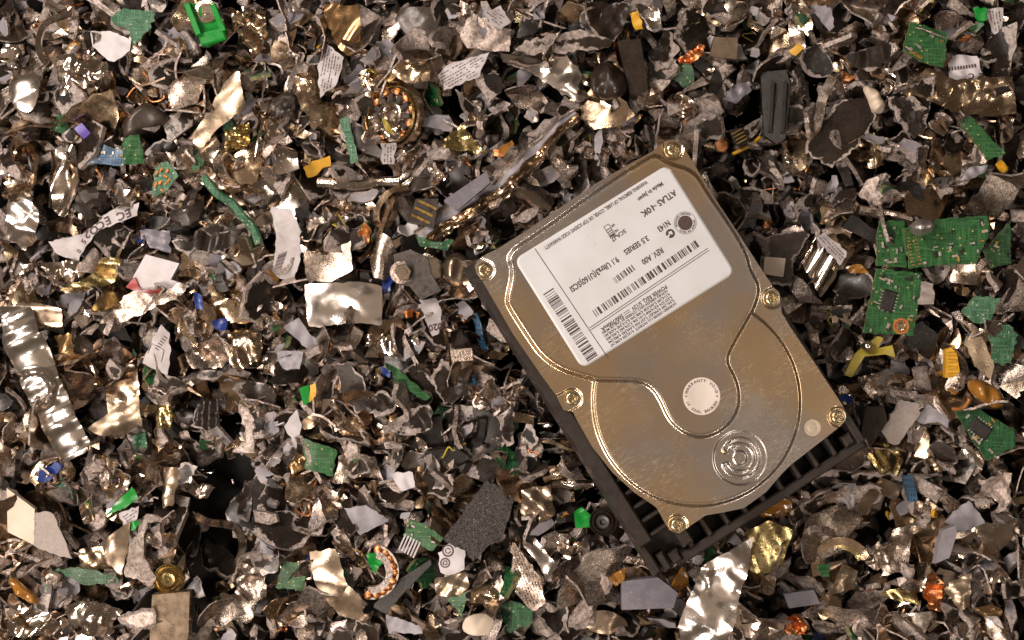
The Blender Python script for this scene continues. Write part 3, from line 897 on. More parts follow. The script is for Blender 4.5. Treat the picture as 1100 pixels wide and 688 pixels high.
# ------------------------------------------------------------------ the larger scraps, one by one
# style | name | category | material | label | short name used to place its neighbours (or -) | window and outline | options
WIN = dict(a=(0, 0), b=(275, 0), c=(550, 0), d=(825, 0), e=(0, 172), f=(275, 172), g=(825, 172), h=(0, 344), i=(275, 344),
           j=(825, 344), k=(0, 516), l=(275, 516), m=(550, 516), n=(825, 516))
HEROES = """
band|steel_strip|metal scrap|chrome|shiny steel strip bent into a hook in the top corner above the steel bowl|hooked steel strip|a 260,20 190,40 140,70 112,140 118,200 150,245|w=8 lift=8
plate|plastic_chip|plastic scrap|white|pale white plastic chip with ragged edges beside the teal jagged board|pale white plastic chip|a 330,95 420,95 515,135 510,185 440,235 410,225 340,165|
board|circuit_board|circuit board|board_mint|jagged teal green board scrap at the top edge|teal jagged board|a 440,0 610,0 620,50 580,110 540,165 500,90 440,70|jag=.9
clip|plastic_clip|clip|green|bright green plastic clip with a slot at the top edge|bright green clip|a 770,-10 900,-10 950,110 935,140 860,180 825,130|lift=6
foil|steel_sheet|metal scrap|nickel|large crumpled golden steel sheet beside the bright green clip|golden crumpled sheet|a 920,0 1100,-10 1110,150 1040,205 960,60|arch=70,4
lump|slag_lump|metal lump|darkgrey|smooth dark grey angular lump above the blue board|dark grey angular lump|a 450,490 560,395 620,430 690,480 500,570 455,565|
board|circuit_board|circuit board|board_blue|blue circuit board scrap with gold holes|blue board scrap|a 330,640 400,600 500,640 505,700 320,690|parts=3
board|circuit_board|circuit board|board|ribbed green board strip next to the blue board scrap|-|a 495,580 560,560 590,688 500,695|
strip|plastic_sliver|plastic scrap|violet|thin violet plastic sliver above the blue board scrap|-|a 290,520 310,545 330,570 335,600|w=10
curl|steel_strip|metal scrap|tan|long brown bent steel strip under the golden crumpled sheet|brown bent strip|a 940,320 1000,270 1025,440 900,520 800,640 780,560|arch=50,5
foil|steel_sheet|metal scrap|brass|folded gold sheet scrap with a central crease|gold creased sheet|a 930,540 1040,505 1045,600 940,640|arch=70,3
foil|crushed_can|metal scrap|chrome|crushed shiny can with a bright rim near the pale white plastic chip|crushed shiny can|a 180,210 290,190 400,230 420,300 380,380 200,380|crease=2.4 dome=4
curl|folded_sheet|metal scrap|aluminium|folded pale aluminium sheet standing beside the brown bent strip|-|a 670,350 850,200 870,260 800,420 700,450|arch=60,4
dome|steel_bowl|metal scrap|foil|shiny brown-reflecting steel bowl at the upper picture edge|steel bowl|a -20,260 100,270 130,350 90,480 -20,420|dome=6
curl|steel_tube|metal scrap|chrome|dented silver tube lying below the steel bowl|dented silver tube|e 150,-70 230,-60 245,60 250,190 215,240 175,200 150,60|arch=85,6
foil|steel_sheet|metal scrap|nickel|shiny folded steel scrap beside the brown bent strip and yellow clip|-|b 120,340 200,200 260,330 250,420 190,470 150,400|arch=65,5
plate|steel_plate|metal scrap|brown|glossy amber brown plate at the top edge with bright corners|amber brown plate|b 275,-10 430,-10 430,180 370,210 320,150 280,60|smooth=1.2
stator|motor_stator|motor part|chrome|round motor stator with orange copper windings and a silver hub|round motor stator|b 572,470|r=37
foil|steel_sheet|metal scrap|chrome|bent chrome scrap lying across the round motor stator|-|b 470,490 520,480 560,520 620,530 600,590 520,570|lift=18
plate|plastic_chip|plastic scrap|olive|small yellow-green shard lying on the round motor stator|-|b 540,510 570,530 600,590 560,560|lift=20
dome|round_cover|metal scrap|darkgrey|smooth olive grey round cover cut by the top edge|olive grey round cover|b 560,-20 790,-20 770,90 700,118 620,110|dome=3
scrap|label_scrap|label scrap|paper|pale label scrap with printed lines beside the amber brown plate|-|b 280,160 360,220 330,320 250,390 240,250|text=lines arch=60,2
curl|steel_sheet|metal scrap|nickel|rounded golden steel sheet above the round motor stator|-|b 570,290 640,230 750,230 740,330 640,340|arch=-20,4
scrap|label_scrap|label scrap|paper|pale label scrap with small print on crumpled foil|-|b 830,240 1000,200 960,300 800,360 770,290|text=lines arch=20,2
foil|cast_piece|metal scrap|cast|three-armed pale cast aluminium piece near the top edge|three-armed casting|b 920,20 1000,60 1100,90 1090,190 900,180 870,120|crease=1.2
plate|plastic_chip|plastic scrap|yellow|small yellow notched plastic piece|yellow notched piece|b 172,700 210,670 240,665 290,645 295,690 260,700 230,735 190,745|flat=1
scrap|label_scrap|label scrap|paper|tiny white paper scrap under the round motor stator|-|b 520,600 590,595 580,690 530,690|text=lines
foil|steel_sheet|metal scrap|brass|golden pointed foil below the label scrap with small print|-|b 780,600 880,510 990,640 850,630|arch=30,3
board|circuit_board|circuit board|board_mint|narrow upright green-edged board slat beside the round motor stator|-|b 340,490 380,480 425,680 390,690|
scrap|label_scrap|label scrap|paper|round printed paper scrap at the top edge by the three-armed casting|-|b 980,20 1050,-10 1095,60 1050,100 1000,70|text=lines
plate|amber_chip|plastic scrap|amber|amber brown flat chip above the crushed rail|-|b 1040,620 1100,580 1110,600 1060,650|
foil|aluminium_leaf|metal scrap|foil|leaf-shaped bright aluminium scrap with a pointed end|leaf-shaped aluminium scrap|c -60,190 0,205 130,190 240,200 300,270 340,380 300,410 180,350 60,260 -40,240|crease=1.0 arch=20,4
block|component_block|component|dark|flat black rectangular block with dusty face near the top|black rectangular block|c 460,160 560,150 600,370 580,395 520,385|th=5
lump|slag_lump|metal lump|dark|rounded dark lump beside the black rectangular block|-|c 350,260 430,225 500,290 510,390 400,420 345,380|
torn|steel_flake|metal flake|dark|dark hollow flake with grey rim cut by the top edge|grey-rimmed hollow flake|c 320,-20 520,-20 500,60 450,150 380,130 320,60|dome=-4
torn|steel_flake|metal flake|dark|dark four-sided flake with pale torn edges above the silver spiral disc|-|c 600,210 690,80 745,180 700,240 640,280|rim=3
block|metal_box|component|tan|small shiny beige metal box with bright top|beige metal box|c 890,130 995,135 990,230 870,215|th=6
foil|copper_scrap|copper scrap|copper|bright copper scrap beside the beige metal box|-|c 735,215 800,185 830,155 855,165 845,200 790,240 740,240|
block|pin_connector|connector|black|small black connector with gold pins above the drive|gold-pinned connector|c 955,540 1020,530 1035,600 980,610|th=3 pins=4
disc|copper_disc|copper scrap|copper|small round copper disc beside the gold-pinned connector|copper disc|c 928,600|r=8.5 prof=cap
wire|insulated_wire|wire|yellow|short yellow wire near the drive's top corner|yellow wire|c 1100,565 1060,600 1000,632 980,640|r=.8
plate|plastic_chip|plastic scrap|yellow|small upright yellow piece at the top beside the hollow flake|-|c 520,20 560,10 580,90 545,95|
disc|spiral_disc|metal scrap|chrome|silver disc with concentric rings|silver ringed disc|c 750,430|r=18 prof=rings
rail|crushed_rail|metal rail|nickel|long crushed metal rail with folded golden edges beside the drive's top edge|crushed rail|f 700,345 780,270 880,190 1000,95 1100,15 1180,-60 1290,-170 1370,-225|w=30 lift=16
plate|plastic_chip|plastic scrap|purplegrey|curved purple-grey plastic chip by the beige metal box|-|c 920,410 960,350 1040,330 1050,370 980,430|arch=30,3
plate|grey_chip|metal flake|cast|long pale grey pointed chip below the copper scrap|-|c 720,380 850,290 880,320 780,360|
torn|steel_flake|metal flake|dark|long dark flake with thick grey rim above the leaf-shaped scrap|long grey-rimmed flake|c 10,190 60,150 300,100 450,150 430,175 200,205 60,205|rim=3
board|circuit_board|circuit board|board|square green circuit board with a row of gold pads|square gold-padded board|d 655,60 820,110 805,265 700,235 620,190|parts=9 pads=1 flat=1 lift=5
scrap|label_scrap|label scrap|white|white printed tube scrap beside the square gold-padded board|-|d 830,210 900,195 960,205 985,300 930,320 840,305|text=ce arch=10,3
foil|steel_sheet|metal scrap|nickel|wide crumpled golden brown sheet at the picture edge|golden brown crumpled sheet|d 610,380 740,260 850,310 1110,300 1110,470 980,480 840,460 720,400|crease=2
torn|steel_flake|metal flake|dark|large dark dusty plate with a curved pale edge|large dusty dark plate|d 330,420 400,400 480,390 500,490 420,620 320,700 200,640 210,580|rim=1.2 th=1.6 flat=1
torn|steel_flake|metal flake|dark|rounded dark plate with grey upper edge beside the large dusty plate|-|d 550,390 680,390 740,440 745,520 690,570 600,490|rim=3
band|steel_strip|metal scrap|chrome|upright wavy chrome strip beside the large dusty plate|wavy chrome strip|d 310,310 270,400 255,480 230,540 190,570|w=10 lift=6
board|circuit_board|circuit board|board|slanting green board slat at the upper picture edge|slanting green slat|d 870,500 920,480 1080,640 1000,670|flat=1
lump|plastic_lump|plastic scrap|cream|glossy beige plastic bead above the large dusty plate|beige bead|d 450,340 490,340 545,420 540,465 490,465 460,390|
scrap|label_scrap|label scrap|paper|green and white printed label scrap in the top corner|green and white label|d 1000,-10 1080,-10 1070,95 1035,110 1015,40|text=lines
plate|plastic_chip|plastic scrap|green|bright green scrap beside the green and white label|-|d 945,-10 1000,-10 1010,40 990,60 960,30|
plate|plastic_chip|plastic scrap|lavender|narrow lavender grey plate pointing down from the top edge|-|d 215,-10 300,-10 312,90 290,112|
torn|steel_flake|metal flake|dark|dark channel piece with bright rim near the square gold-padded board|-|d 370,210 560,150 620,190 600,220 480,280 400,260|rim=2.5
dome|steel_shell|metal flake|black|black hollow shell with a pale upper rim|black hollow shell|d 165,210 210,165 270,160 345,260 290,305 200,290|dome=-4 rim=1.6
block|plastic_bracket|plastic scrap|black|black plastic bracket with raised ribs above the drive|black ribbed bracket|d 0,280 110,270 130,350 100,580 60,600 10,560|th=4 ribs=2
plate|plastic_chip|plastic scrap|yellow|tiny orange yellow chip beside the black hollow shell|-|d 120,185 170,155 185,180 150,212|
foil|steel_dome|metal scrap|foil|dented chrome dome at the picture edge below the dented tube|dented chrome dome|e -20,130 80,130 130,220 110,330 50,380 -20,330|dome=6 crease=1
scrap|label_scrap|label scrap|paper|bent white label scrap with large black characters|white label with large characters|e 150,340 300,310 440,200 560,170 555,230 380,290 320,370 290,430 180,390|text=chars smooth=1
plate|plastic_chip|plastic scrap|purplegrey|flat purple-grey plate in the middle of torn dark pieces|-|e 555,290 690,290 690,390 600,370|
torn|steel_flake|metal flake|dark|small dark square flake beside the white label with large characters|-|e 425,345 470,262 520,290 480,375|rim=1.4
torn|steel_flake|metal flake|dark|dark dotted plate with a thick pale lower edge|dark dotted plate|e 775,355 820,290 975,298 985,330 930,395 860,385|rim=2
block|plastic_piece|plastic scrap|white|white and grey moulded piece with a red flank|white and red moulded piece|e 530,500 590,400 740,440 700,510 790,540 720,560 570,555|th=4
plate|plastic_chip|plastic scrap|red|dark red plastic edge under the white moulded piece|-|e 500,545 540,500 570,555 720,560 700,585 600,580|
foil|aluminium_sheet|metal scrap|aluminium|long crumpled grey strip under the white and red piece|long grey crumpled strip|e 370,700 540,560 660,580 800,520 760,580 600,650 480,710|crease=1.6
wire|cable_strand|wire|board_mint|frayed green strand curving down past the dotted plate|frayed green strand|e 838,55 900,130 960,170 1010,230 1050,275 1080,350|r=2
board|circuit_board|circuit board|board_mint|spotted scrap of board with orange and green specks|orange-specked board|e 615,150 640,20 700,-5 745,60 690,120|parts=10 pm=orange
foil|brass_sheet|metal scrap|brass|yellowish brass foil curl below the white label|yellowish brass foil|e 200,565 350,480 400,410 490,420 440,520 300,560|crease=1.4 arch=30,3
foil|steel_sheet|metal scrap|chrome|crumpled silver sheet under the white label with large characters|-|e 130,440 250,420 330,440 300,500 170,530|crease=1.8
plate|plastic_chip|plastic scrap|blue|blue plastic bit under the grey crumpled strip|-|e 800,570 840,580 850,650 810,640|
curl|steel_box|metal scrap|tan|glossy brown steel box end at the picture edge|brown box end|e -20,610 100,610 230,640 230,720 -20,720|arch=0,4
scrap|label_scrap|label scrap|paper|curved white label strip with a barcode|curved barcode label|f 40,190 130,200 175,300 170,420 130,520 40,490 60,330|text=barcode arch=80,3
curl|steel_box|metal scrap|foil|shiny flattened steel box with an upright crease|flattened shiny box|f 185,530 300,525 440,520 530,540 530,715 440,700 200,720|arch=95,3 lift=5 tilt=.08
plate|steel_plate|metal scrap|aluminium|dull grey sheet with a dished top above the flattened shiny box|-|f 180,380 280,400 390,340 400,470 310,520 200,515|dome=-2
band|steel_strip|metal scrap|nickel|twisted chrome loop above the crushed grey cylinder|twisted chrome loop|f 640,100 560,120 510,180 500,250 540,270 580,200 570,150 520,290 480,370 420,430|w=6 lift=8
curl|steel_cylinder|metal scrap|aluminium|crushed grey cylinder with a round end|crushed grey cylinder|f 510,290 560,320 590,390 570,480 540,515 490,500 470,420|arch=75,7
block|metal_box|component|darkgrey|dark grey box carrying a hex nut beside the drive|grey box with nut|f 580,400 650,380 730,410 745,480 790,560 700,600 650,540 590,530|th=7
nut|hex_nut|nut|chrome|bright hexagonal nut on a grey box|hexagonal nut|f 620,480|r=10
block|component_block|component|purplegrey|grey rectangular block beside the crushed rail|grey block by the rail|f 800,170 990,40 1005,90 860,215|th=5
lump|plastic_lump|plastic scrap|tan|amber tinted translucent lump beside the drive's corner|-|f 780,440 860,370 940,460 900,540 800,540|
plate|plastic_sheet|plastic scrap|board_dark|dark green film scrap under the crushed rail|-|f 680,320 760,350 850,340 820,385 700,370|
block|pin_connector|connector|dark|gold-barred connector beside the crushed rail|gold-barred connector|f 650,260 680,160 780,160 760,290|th=4 pins=3
wire|metal_rod|metal rod|chrome|bright horizontal rod above the twisted loop|bright horizontal rod|f 240,80 330,85 420,90 500,75 600,72|r=2.4
foil|copper_scrap|copper scrap|orange|small orange knot of copper by the twisted loop|-|f 420,300 450,260 485,300 470,350 430,350|crease=2
foil|copper_scrap|copper scrap|orange|orange copper coil bit beside the flattened shiny box|-|f 620,650 660,640 690,655 680,680 630,680|crease=2
scrap|label_scrap|label scrap|paper|narrow white label strip with a number near the drive's lower corner|-|f 690,600 760,590 795,650 780,750 750,760 720,690|text=num
board|circuit_board|circuit board|board|upright green circuit board with tiny parts|upright green board|g 505,250 620,260 625,460 495,450|parts=12 flat=1 lift=6
board|circuit_board|circuit board|board|green circuit board with dark chip and gold ring below the upright board|board with gold ring|g 500,462 700,480 690,560 660,755 435,745 460,640|parts=26 chip=1 ringp=605,715 flat=1 lift=7
board|circuit_board|circuit board|board|wide green circuit board with rows of gold vias|wide via board|g 600,290 760,250 960,235 970,300 910,450 770,445 630,465|parts=18 pads=2 flat=1 lift=8
board|circuit_board|circuit board|board|green board corner at the picture edge beside the wide via board|-|g 985,380 1110,250 1110,440 1020,460|parts=4 flat=1 lift=5
torn|board_plate|circuit board|darkgrey|dark sparkling plate carrying a beige chip beside the drive|dark sparkling plate|g 0,330 100,300 215,310 140,420 130,540 60,530 0,500|flat=1 lift=4
block|chip|chip|cream|small beige square chip on the dark sparkling plate|beige square chip|g 10,410 98,418 88,500 3,485|th=2.4 lift=4
curl|steel_band|metal scrap|chrome|rolled chrome band with ridges beside the dark sparkling plate|rolled ridged band|g 165,410 205,380 240,310 290,360 350,440 340,500 270,590 210,480|arch=60,6 wave=1
scrap|label_scrap|label scrap|paper|white label remnant on the rolled ridged band|-|g 235,325 275,300 375,390 340,450|text=lines lift=9
wire|metal_rod|metal rod|aluminium|grey threaded rod above the upright green board|grey threaded rod|g 430,200 520,215 600,230 665,248|r=2.2
lump|solder_blob|metal lump|solder|knobbly solder blob on the wide via board|-|g 610,280 660,245 720,260 725,300 660,335 620,310|lift=9
plate|steel_plate|metal scrap|stone|square brown-grey plate beside the board with gold ring|-|g 695,520 750,530 745,620 680,620|
plate|plastic_chip|plastic scrap|amber|amber bracket bit beside the rolled ridged band|-|g 370,450 440,440 480,480 400,480|
plate|grey_chip|metal flake|cast|pale leaf-shaped grey chip above the grey threaded rod|-|g 440,130 480,60 530,50 520,100 490,180|arch=60,2
plate|plastic_chip|plastic scrap|lavender|lavender plastic curl above the wide via board|-|g 880,70 930,10 1010,0 1000,30 940,60|arch=30,3
board|circuit_board|circuit board|board_mint|torn mint green board with cracks at the picture edge|mint cracked board|g 880,650 940,580 1050,590 1030,640 1000,700 930,700|
curl|corrugated_bar|metal scrap|foil|big bright corrugated chrome bar with a pressed ring|corrugated chrome bar|h -20,-60 100,-60 120,0 180,130 230,280 290,420 345,540 330,580 210,640 180,560 100,380 10,180 -20,100|arch=115,6 wave=2 ringe=1 lift=6
scrap|label_scrap|label scrap|paper|white paper scrap with small lettering and a thin frame|white framed paper scrap|h 560,190 650,20 690,60 692,150 680,245|text=frame
curl|steel_box|metal scrap|nickel|tall brown reflecting box beside the white framed paper|-|h 400,300 540,210 560,330 470,390 420,440|arch=40,3
curl|steel_sheet|metal scrap|tan|curved brown sheet below the tall box near the corrugated bar|curved brown sheet|h 330,480 450,390 560,330 570,490 480,510 380,510|arch=20,5
foil|aluminium_sheet|metal scrap|aluminium|ridged crumpled aluminium below the flattened strips|-|h 750,150 900,60 990,130 920,210 780,220|crease=2.2
torn|steel_flake|metal flake|dark|dark flat sheet hanging over a black gap|-|h 770,470 810,360 900,350 910,470 840,490|rim=.8
plate|plastic_chip|plastic scrap|brown|amber brown lump behind the corrugated bar|-|h 180,70 260,60 270,200 220,210|arch=80,3
torn|cast_bracket|metal scrap|cast|pale grey angled bracket over the black gap|pale angled bracket|h 970,360 1010,370 1065,440 1065,590 955,585 1020,540 1010,440|
foil|board_bit|circuit board|board_mint|small fuzzy dark green bit beside the curved brown sheet|-|h 530,510 590,490 600,560 540,580|
plate|plastic_chip|plastic scrap|blue|deep blue plastic bit at the crease of the chrome folds|-|h 880,0 950,-5 940,50 900,40|
curl|brass_tube|metal scrap|brass|tan rounded cap with a bright spot by the dark gap|-|h 640,380 690,360 720,420 700,480 640,470|arch=70,4
foil|steel_sheet|metal scrap|nickel|golden wavy steel folds beside the blue plastic bit|golden wavy folds|h 950,60 1000,30 1100,60 1100,170 1000,230 960,180|arch=-10,4
torn|steel_flake|metal flake|darkgrey|broad dark grey plate with torn fringe|broad dark grey plate|i 310,195 370,185 440,250 475,375 415,418 370,350 340,270|rim=1.2 flat=1
torn|steel_flake|metal flake|dark|dark folded corner piece with a bright ridge|-|i 440,365 530,310 600,350 580,400 500,430|rim=1.6
torn|steel_flake|metal flake|dark|dark cupped flake with a thick pale lower rim|dark cupped flake|i 555,465 640,390 740,370 745,470 700,500 600,505|rim=3 dome=-3
board|circuit_board|circuit board|board|curved bright green board scrap below the pale folded sheets|curved green board|i 180,520 260,545 330,570 310,690 190,655|arch=80,2
board|circuit_board|circuit board|board|thin green board sliver with a blue tip|green sliver with blue tip|i 540,190 590,210 740,340 720,358 600,290|
plate|plastic_chip|plastic scrap|blue|blue tip lying on the green board sliver|-|i 528,200 560,215 565,255 535,240|lift=5
plate|plastic_sheet|metal flake|lavender|pale grey torn sheet near the flattened shiny box|pale torn sheet|i 90,30 160,-10 200,50 255,100 200,130 120,60|
plate|plastic_sheet|metal flake|lavender|pale grey curled sheet below the pale torn sheet|-|i 60,145 110,135 180,140 165,215 90,215|arch=20,2
plate|plastic_chip|plastic scrap|white|pointed white sliver above the curved green board|-|i 95,470 150,390 168,480 148,568|
foil|steel_sheet|metal scrap|chrome|bright crumpled silver sheet above the broad dark grey plate|-|i 420,70 500,50 590,110 580,170 500,130|crease=1.6
block|metal_fitting|component|aluminium|small dull metal fitting near the drive's flank|-|i 830,130 925,122 928,178 835,182|th=3
strip|ribbon_strip|plastic scrap|board_blue|blue ribbon strip standing near the drive's edge|blue ribbon strip|i 930,-30 950,20 960,80 985,140 1000,190|w=7
strip|ribbon_strip|plastic scrap|board_blue|short blue ribbon bit below the metal frame|-|i 880,200 910,230 935,290|w=7
plate|amber_chip|plastic scrap|brown|glossy brown cup beside the curved green board|-|i 110,640 150,590 185,600 180,660 130,690|arch=40,3
band|steel_strip|metal scrap|nickel|narrow upright bright strip near the narrow numbered label|-|i 795,10 812,80 820,160 832,240|w=4 lift=6
block|capacitor|component|green|small bright green capacitor block|-|i 165,300 205,285 215,360 180,375|th=4
plate|plastic_chip|plastic scrap|yellow|orange yellow flank of the small capacitor|-|i 212,285 240,275 240,330 212,365|
torn|steel_flake|metal flake|dark|dark triangular plate with pale ridge near the drive|-|i 740,250 800,160 900,280 920,330 800,370|rim=1.4
torn|steel_flake|metal flake|dark|dark flake edged in silver at the drive's lower flank|-|i 1040,430 1110,360 1110,540 1070,560|rim=1.6
clip2|plastic_clip|clip|olive|olive yellow plastic clip with splayed arms and a steel ball|olive splayed clip|j 350,240 400,150 420,130 500,70 525,80 490,125 560,110 570,165 530,150 440,160 380,250|lift=7
plate|stone_tablet|plastic scrap|stone|flat grainy beige-grey tablet beside the drive's corner|beige-grey tablet|j 525,490 610,350 690,370 695,410 600,545 560,540|flat=1 th=3 lift=5
plate|grey_chip|metal flake|lavender|pale grey plate with scalloped lower edge|-|j 680,440 740,370 830,440 825,475 780,450 720,460|
block|plastic_bar|plastic scrap|dark|dark upright slab beside the drive's corner|dark upright slab|j 420,560 450,380 530,380 545,440 470,565|th=5
foil|aluminium_sheet|metal scrap|aluminium|crumpled silver foil below the olive splayed clip|-|j 440,250 520,240 600,240 635,300 560,330 500,360 450,300|crease=2
block|pin_connector|connector|yellow|ribbed yellow connector standing near the picture edge|ribbed yellow connector|j 820,130 860,110 880,230 850,255 820,255|th=5 ribs=4
plate|steel_bracket|metal scrap|tan|brown pointed steel bracket beside the ribbed yellow connector|brown pointed bracket|j 880,100 940,30 1020,200 1000,260 930,200|flat=1 lift=5
lump|resin_lump|plastic scrap|amber|glossy amber resin lump at the picture edge|amber resin lump|j 890,250 990,270 1080,360 1020,400 900,330|
board|circuit_board|circuit board|board_dark|dark green circuit board with black chips at the picture edge|dark green chip board|j 850,400 900,360 1110,480 1110,560 990,620 920,520|parts=8 chip=1 flat=1 lift=4
board|circuit_board|circuit board|board_mint|glittering mint board scrap at the picture edge|glittering mint board|j 990,70 1060,20 1110,50 1110,200 1020,190|jag=1
wire|brass_staple|metal scrap|brass|bent brass staple below the beige-grey tablet|brass staple|j 480,590 520,640 545,670 560,640 515,560 560,560 605,590 622,612 610,650 595,685|r=1.7
wire|insulated_wire|wire|orange|short orange wire under the amber resin lump|-|j 830,390 870,388 895,370 905,345|r=.8
block|case_corner|plastic scrap|cream|cream plastic case corner at the picture edge|cream case corner|k -20,50 110,140 105,300 -20,245|th=4 lift=3
plate|plastic_sheet|plastic scrap|stone|grey-beige panel leaning against the cream case corner|-|k 110,150 200,160 285,350 180,330 105,300|tilt=.3
plate|plastic_chip|plastic scrap|green|bright green triangular label corner|bright green triangle|k 395,182 515,50 545,100 500,135|
scrap|label_scrap|label scrap|paper|white label bit beside the bright green triangle|-|k 465,165 560,130 552,190 490,218|text=lines
plate|plastic_chip|plastic scrap|green|small green tip under the white label bit|-|k 495,220 550,190 570,205 530,240|
torn|cast_surround|metal scrap|cast|pale grey die-cast frame standing above the brown box|pale die-cast frame|k 590,165 690,190 690,205 600,200 585,290 590,360 640,440 620,480 500,425 520,320|th=3
disc|ringed_disc|metal scrap|brass|brass disc with stepped rings on the brown box|brass stepped disc|k 685,455|r=17 prof=rings
block|metal_box|component|tan|plain brown metal box at the bottom edge|plain brown box|k 630,512 790,500 785,710 620,710|th=8
lump|resin_lump|plastic scrap|amber|orange amber piece in the bottom corner|orange amber piece|k -20,440 40,470 120,540 110,570 70,560 -20,490|
board|circuit_board|circuit board|board_dark|dark green board lying under the brown steel folds|-|k 205,410 290,400 450,440 470,470 320,480 230,440|
curl|steel_sheet|metal scrap|nickel|brown gleaming steel fold under the die-cast frame|brown steel fold|k 290,320 440,300 450,410 300,410|arch=10,4
band|steel_strip|metal scrap|chrome|chrome hook strip over the black gap|chrome hook strip|k 770,190 830,225 900,230 960,255 985,330 960,430|w=9 lift=6
foil|aluminium_sheet|metal scrap|aluminium|crumpled grey box end beside the black gap|-|k 960,530 1000,390 1100,420 1110,540 1030,560|crease=1.6
torn|cast_plate|metal scrap|cast|pale flat casting at the bottom edge beside the brown box|-|k 445,612 640,560 655,600 620,660 530,650|
curl|steel_sheet|metal scrap|tan|brown flat sheet beside the bright green triangle|-|k 400,285 530,190 515,330 490,435 430,370|arch=70,3
foil|steel_sheet|metal scrap|chrome|wide shiny steel sheet along the bottom edge|wide bottom sheet|k 250,560 380,540 480,600 440,640 420,710 280,710 250,640|crease=1.4
foil|steel_sheet|metal scrap|chrome|silver crumple with copper tints in the bottom corner|-|k -20,520 80,590 180,600 240,650 200,710 -20,710|crease=2
curl|steel_band|metal scrap|tan|gleaming rounded brown pillar above the chrome hook strip|-|k 640,-30 740,-30 700,60 690,140 640,150|arch=85,4
foam|foam_pad|foam|foam|large dark grey speckled foam pad|speckled foam pad|l 800,270 990,10 1110,95 1060,270 990,310 930,370 880,330|lift=7
coil|copper_winding|copper winding|copper|curved row of copper windings near the bottom|copper winding arc|l 480,420|r=26
plate|plastic_chip|plastic scrap|green|small green heart-shaped chip inside the copper winding|-|l 460,340 500,335 540,370 495,425 470,385|
board|circuit_board|circuit board|board|flat square green board chip at the bottom|flat green chip|l 80,390 190,395 165,520 45,505|flat=1
curl|steel_tube|metal scrap|tan|big curved beige metal tube near the bottom|curved beige tube|l 200,340 320,320 370,470 440,540 450,640 340,610 230,480|arch=55,6
board|circuit_board|circuit board|board|green board scrap with a comb of white pins|board with white pins|l 650,190 720,210 800,270 750,330 690,300 620,260|parts=4 comb=1
scrap|label_scrap|label scrap|white|white rounded casing bit printed with two round marks|white casing with round marks|l 775,330 830,285 895,320 892,400 840,428 790,415|text=marks dome=2
curl|steel_sheet|metal scrap|tan|brown lower flank of the printed white casing|-|l 760,440 900,410 915,470 860,520 770,510|arch=0,3
board|circuit_board|circuit board|board|green triangular board tip at the bottom|green triangular tip|l 820,530 905,490 885,605|
plate|plastic_sheet|metal flake|lavender|white-grey folded sheet with a pointed tip|white folded sheet|l 360,140 470,120 560,190 430,262|arch=40,2
block|plastic_bracket|plastic scrap|black|long black plastic bracket crossing below the board with white pins|long black bracket|l 480,580 600,460 740,370 745,392 620,520 540,610|th=4
curl|steel_box|metal scrap|nickel|shiny rounded steel box beside the green triangular tip|-|l 915,510 990,470 1040,520 1030,570 920,575|arch=0,4
dome|plastic_cup|plastic scrap|cream|pale rounded plastic cup at the bottom edge|pale plastic cup|l 890,612 1010,600 1040,700 875,700|dome=5
plate|plastic_sheet|metal flake|lavender|pale grey plate at the bottom edge below the long black bracket|-|l 540,620 690,660 705,700 550,700|
plate|plastic_chip|plastic scrap|white|pale oblong chip above the speckled foam pad|-|l 560,-10 660,-15 675,50 610,70|arch=30,2
foil|steel_can|metal scrap|tan|rounded tan metal can with a bright spot below the drive's flank|rounded tan can|m 40,60 170,40 190,180 120,220 40,180|dome=5 crease=.5
plate|board_bit|circuit board|green|green hexagonal bit framed by torn metal|green hexagonal bit|m 275,160 310,140 355,180 340,225 280,230|
curl|steel_tube|metal scrap|chrome|silver tube lying against the drive's flank|-|m 175,25 350,15 370,45 300,65 180,60|arch=0,4
curl|steel_sheet|metal scrap|foil|bright white gleaming fold below the rounded tan can|bright gleaming fold|m 40,300 100,268 205,400 150,465 110,380|arch=55,4
foil|foil_scrap|metal scrap|chrome|bright crinkled foil next to the green hexagonal bit|-|m 190,270 250,250 320,310 250,370 200,330|crease=1.5
block|component_block|component|purplegrey|large purple-grey block near the bottom below the drive|large purple-grey block|m 480,460 640,440 725,505 705,570 480,582|th=6 lift=4
foil|foil_pouch|metal scrap|foil|big bright crinkled foil pouch against the drive's lower end|bright foil pouch|m 1015,225 1000,320 960,460 935,590 880,710 720,710 705,600 800,350|crease=1.25 dome=4 lift=16 smooth=1.2 jag=.15 tilt=.22
plate|amber_chip|plastic scrap|amber|small amber chip between the drive and large purple-grey block|-|m 420,440 495,400 495,450 455,480|
dome|domed_cap|metal scrap|tan|tan domed cap with a bright ring at the bottom|tan domed cap|m 330,610 420,590 510,640 520,700 330,700|dome=4
scrap|label_scrap|label scrap|aluminium|long grey scrap with a printed margin at the bottom|-|m 0,290 120,440 150,560 90,600 0,500|crease=.8 text=lines
disc|ring_spring|metal scrap|dark|dark ringed spring washer against the drive's flank|dark spring washer|m 405,200|r=16 prof=rings
plate|amber_sheet|plastic scrap|amber|brown amber leaf beside the drive's lower end|brown amber leaf|n 0,110 60,90 130,110 140,150 110,180 0,190|smooth=1
curl|amber_case|plastic scrap|brass|golden translucent case below the brown amber leaf|golden case|m 1010,360 1030,250 1130,190 1230,230 1190,390 1100,440 1020,400|arch=60,4
curl|steel_sheet|metal scrap|tan|glossy tan curved fold near the picture edge|glossy tan fold|n 400,200 440,100 540,10 630,50 600,110 520,80 450,160|arch=30,5
ring|steel_ring|metal scrap|nickel|broken steel ring arc near the bottom|broken steel ring|n 350,400|r=30
block|handle_fragment|plastic scrap|lavender|grey plastic handle bent at a corner|grey bent handle|n 735,370 770,225 830,205 835,240 800,345|th=5 lift=4
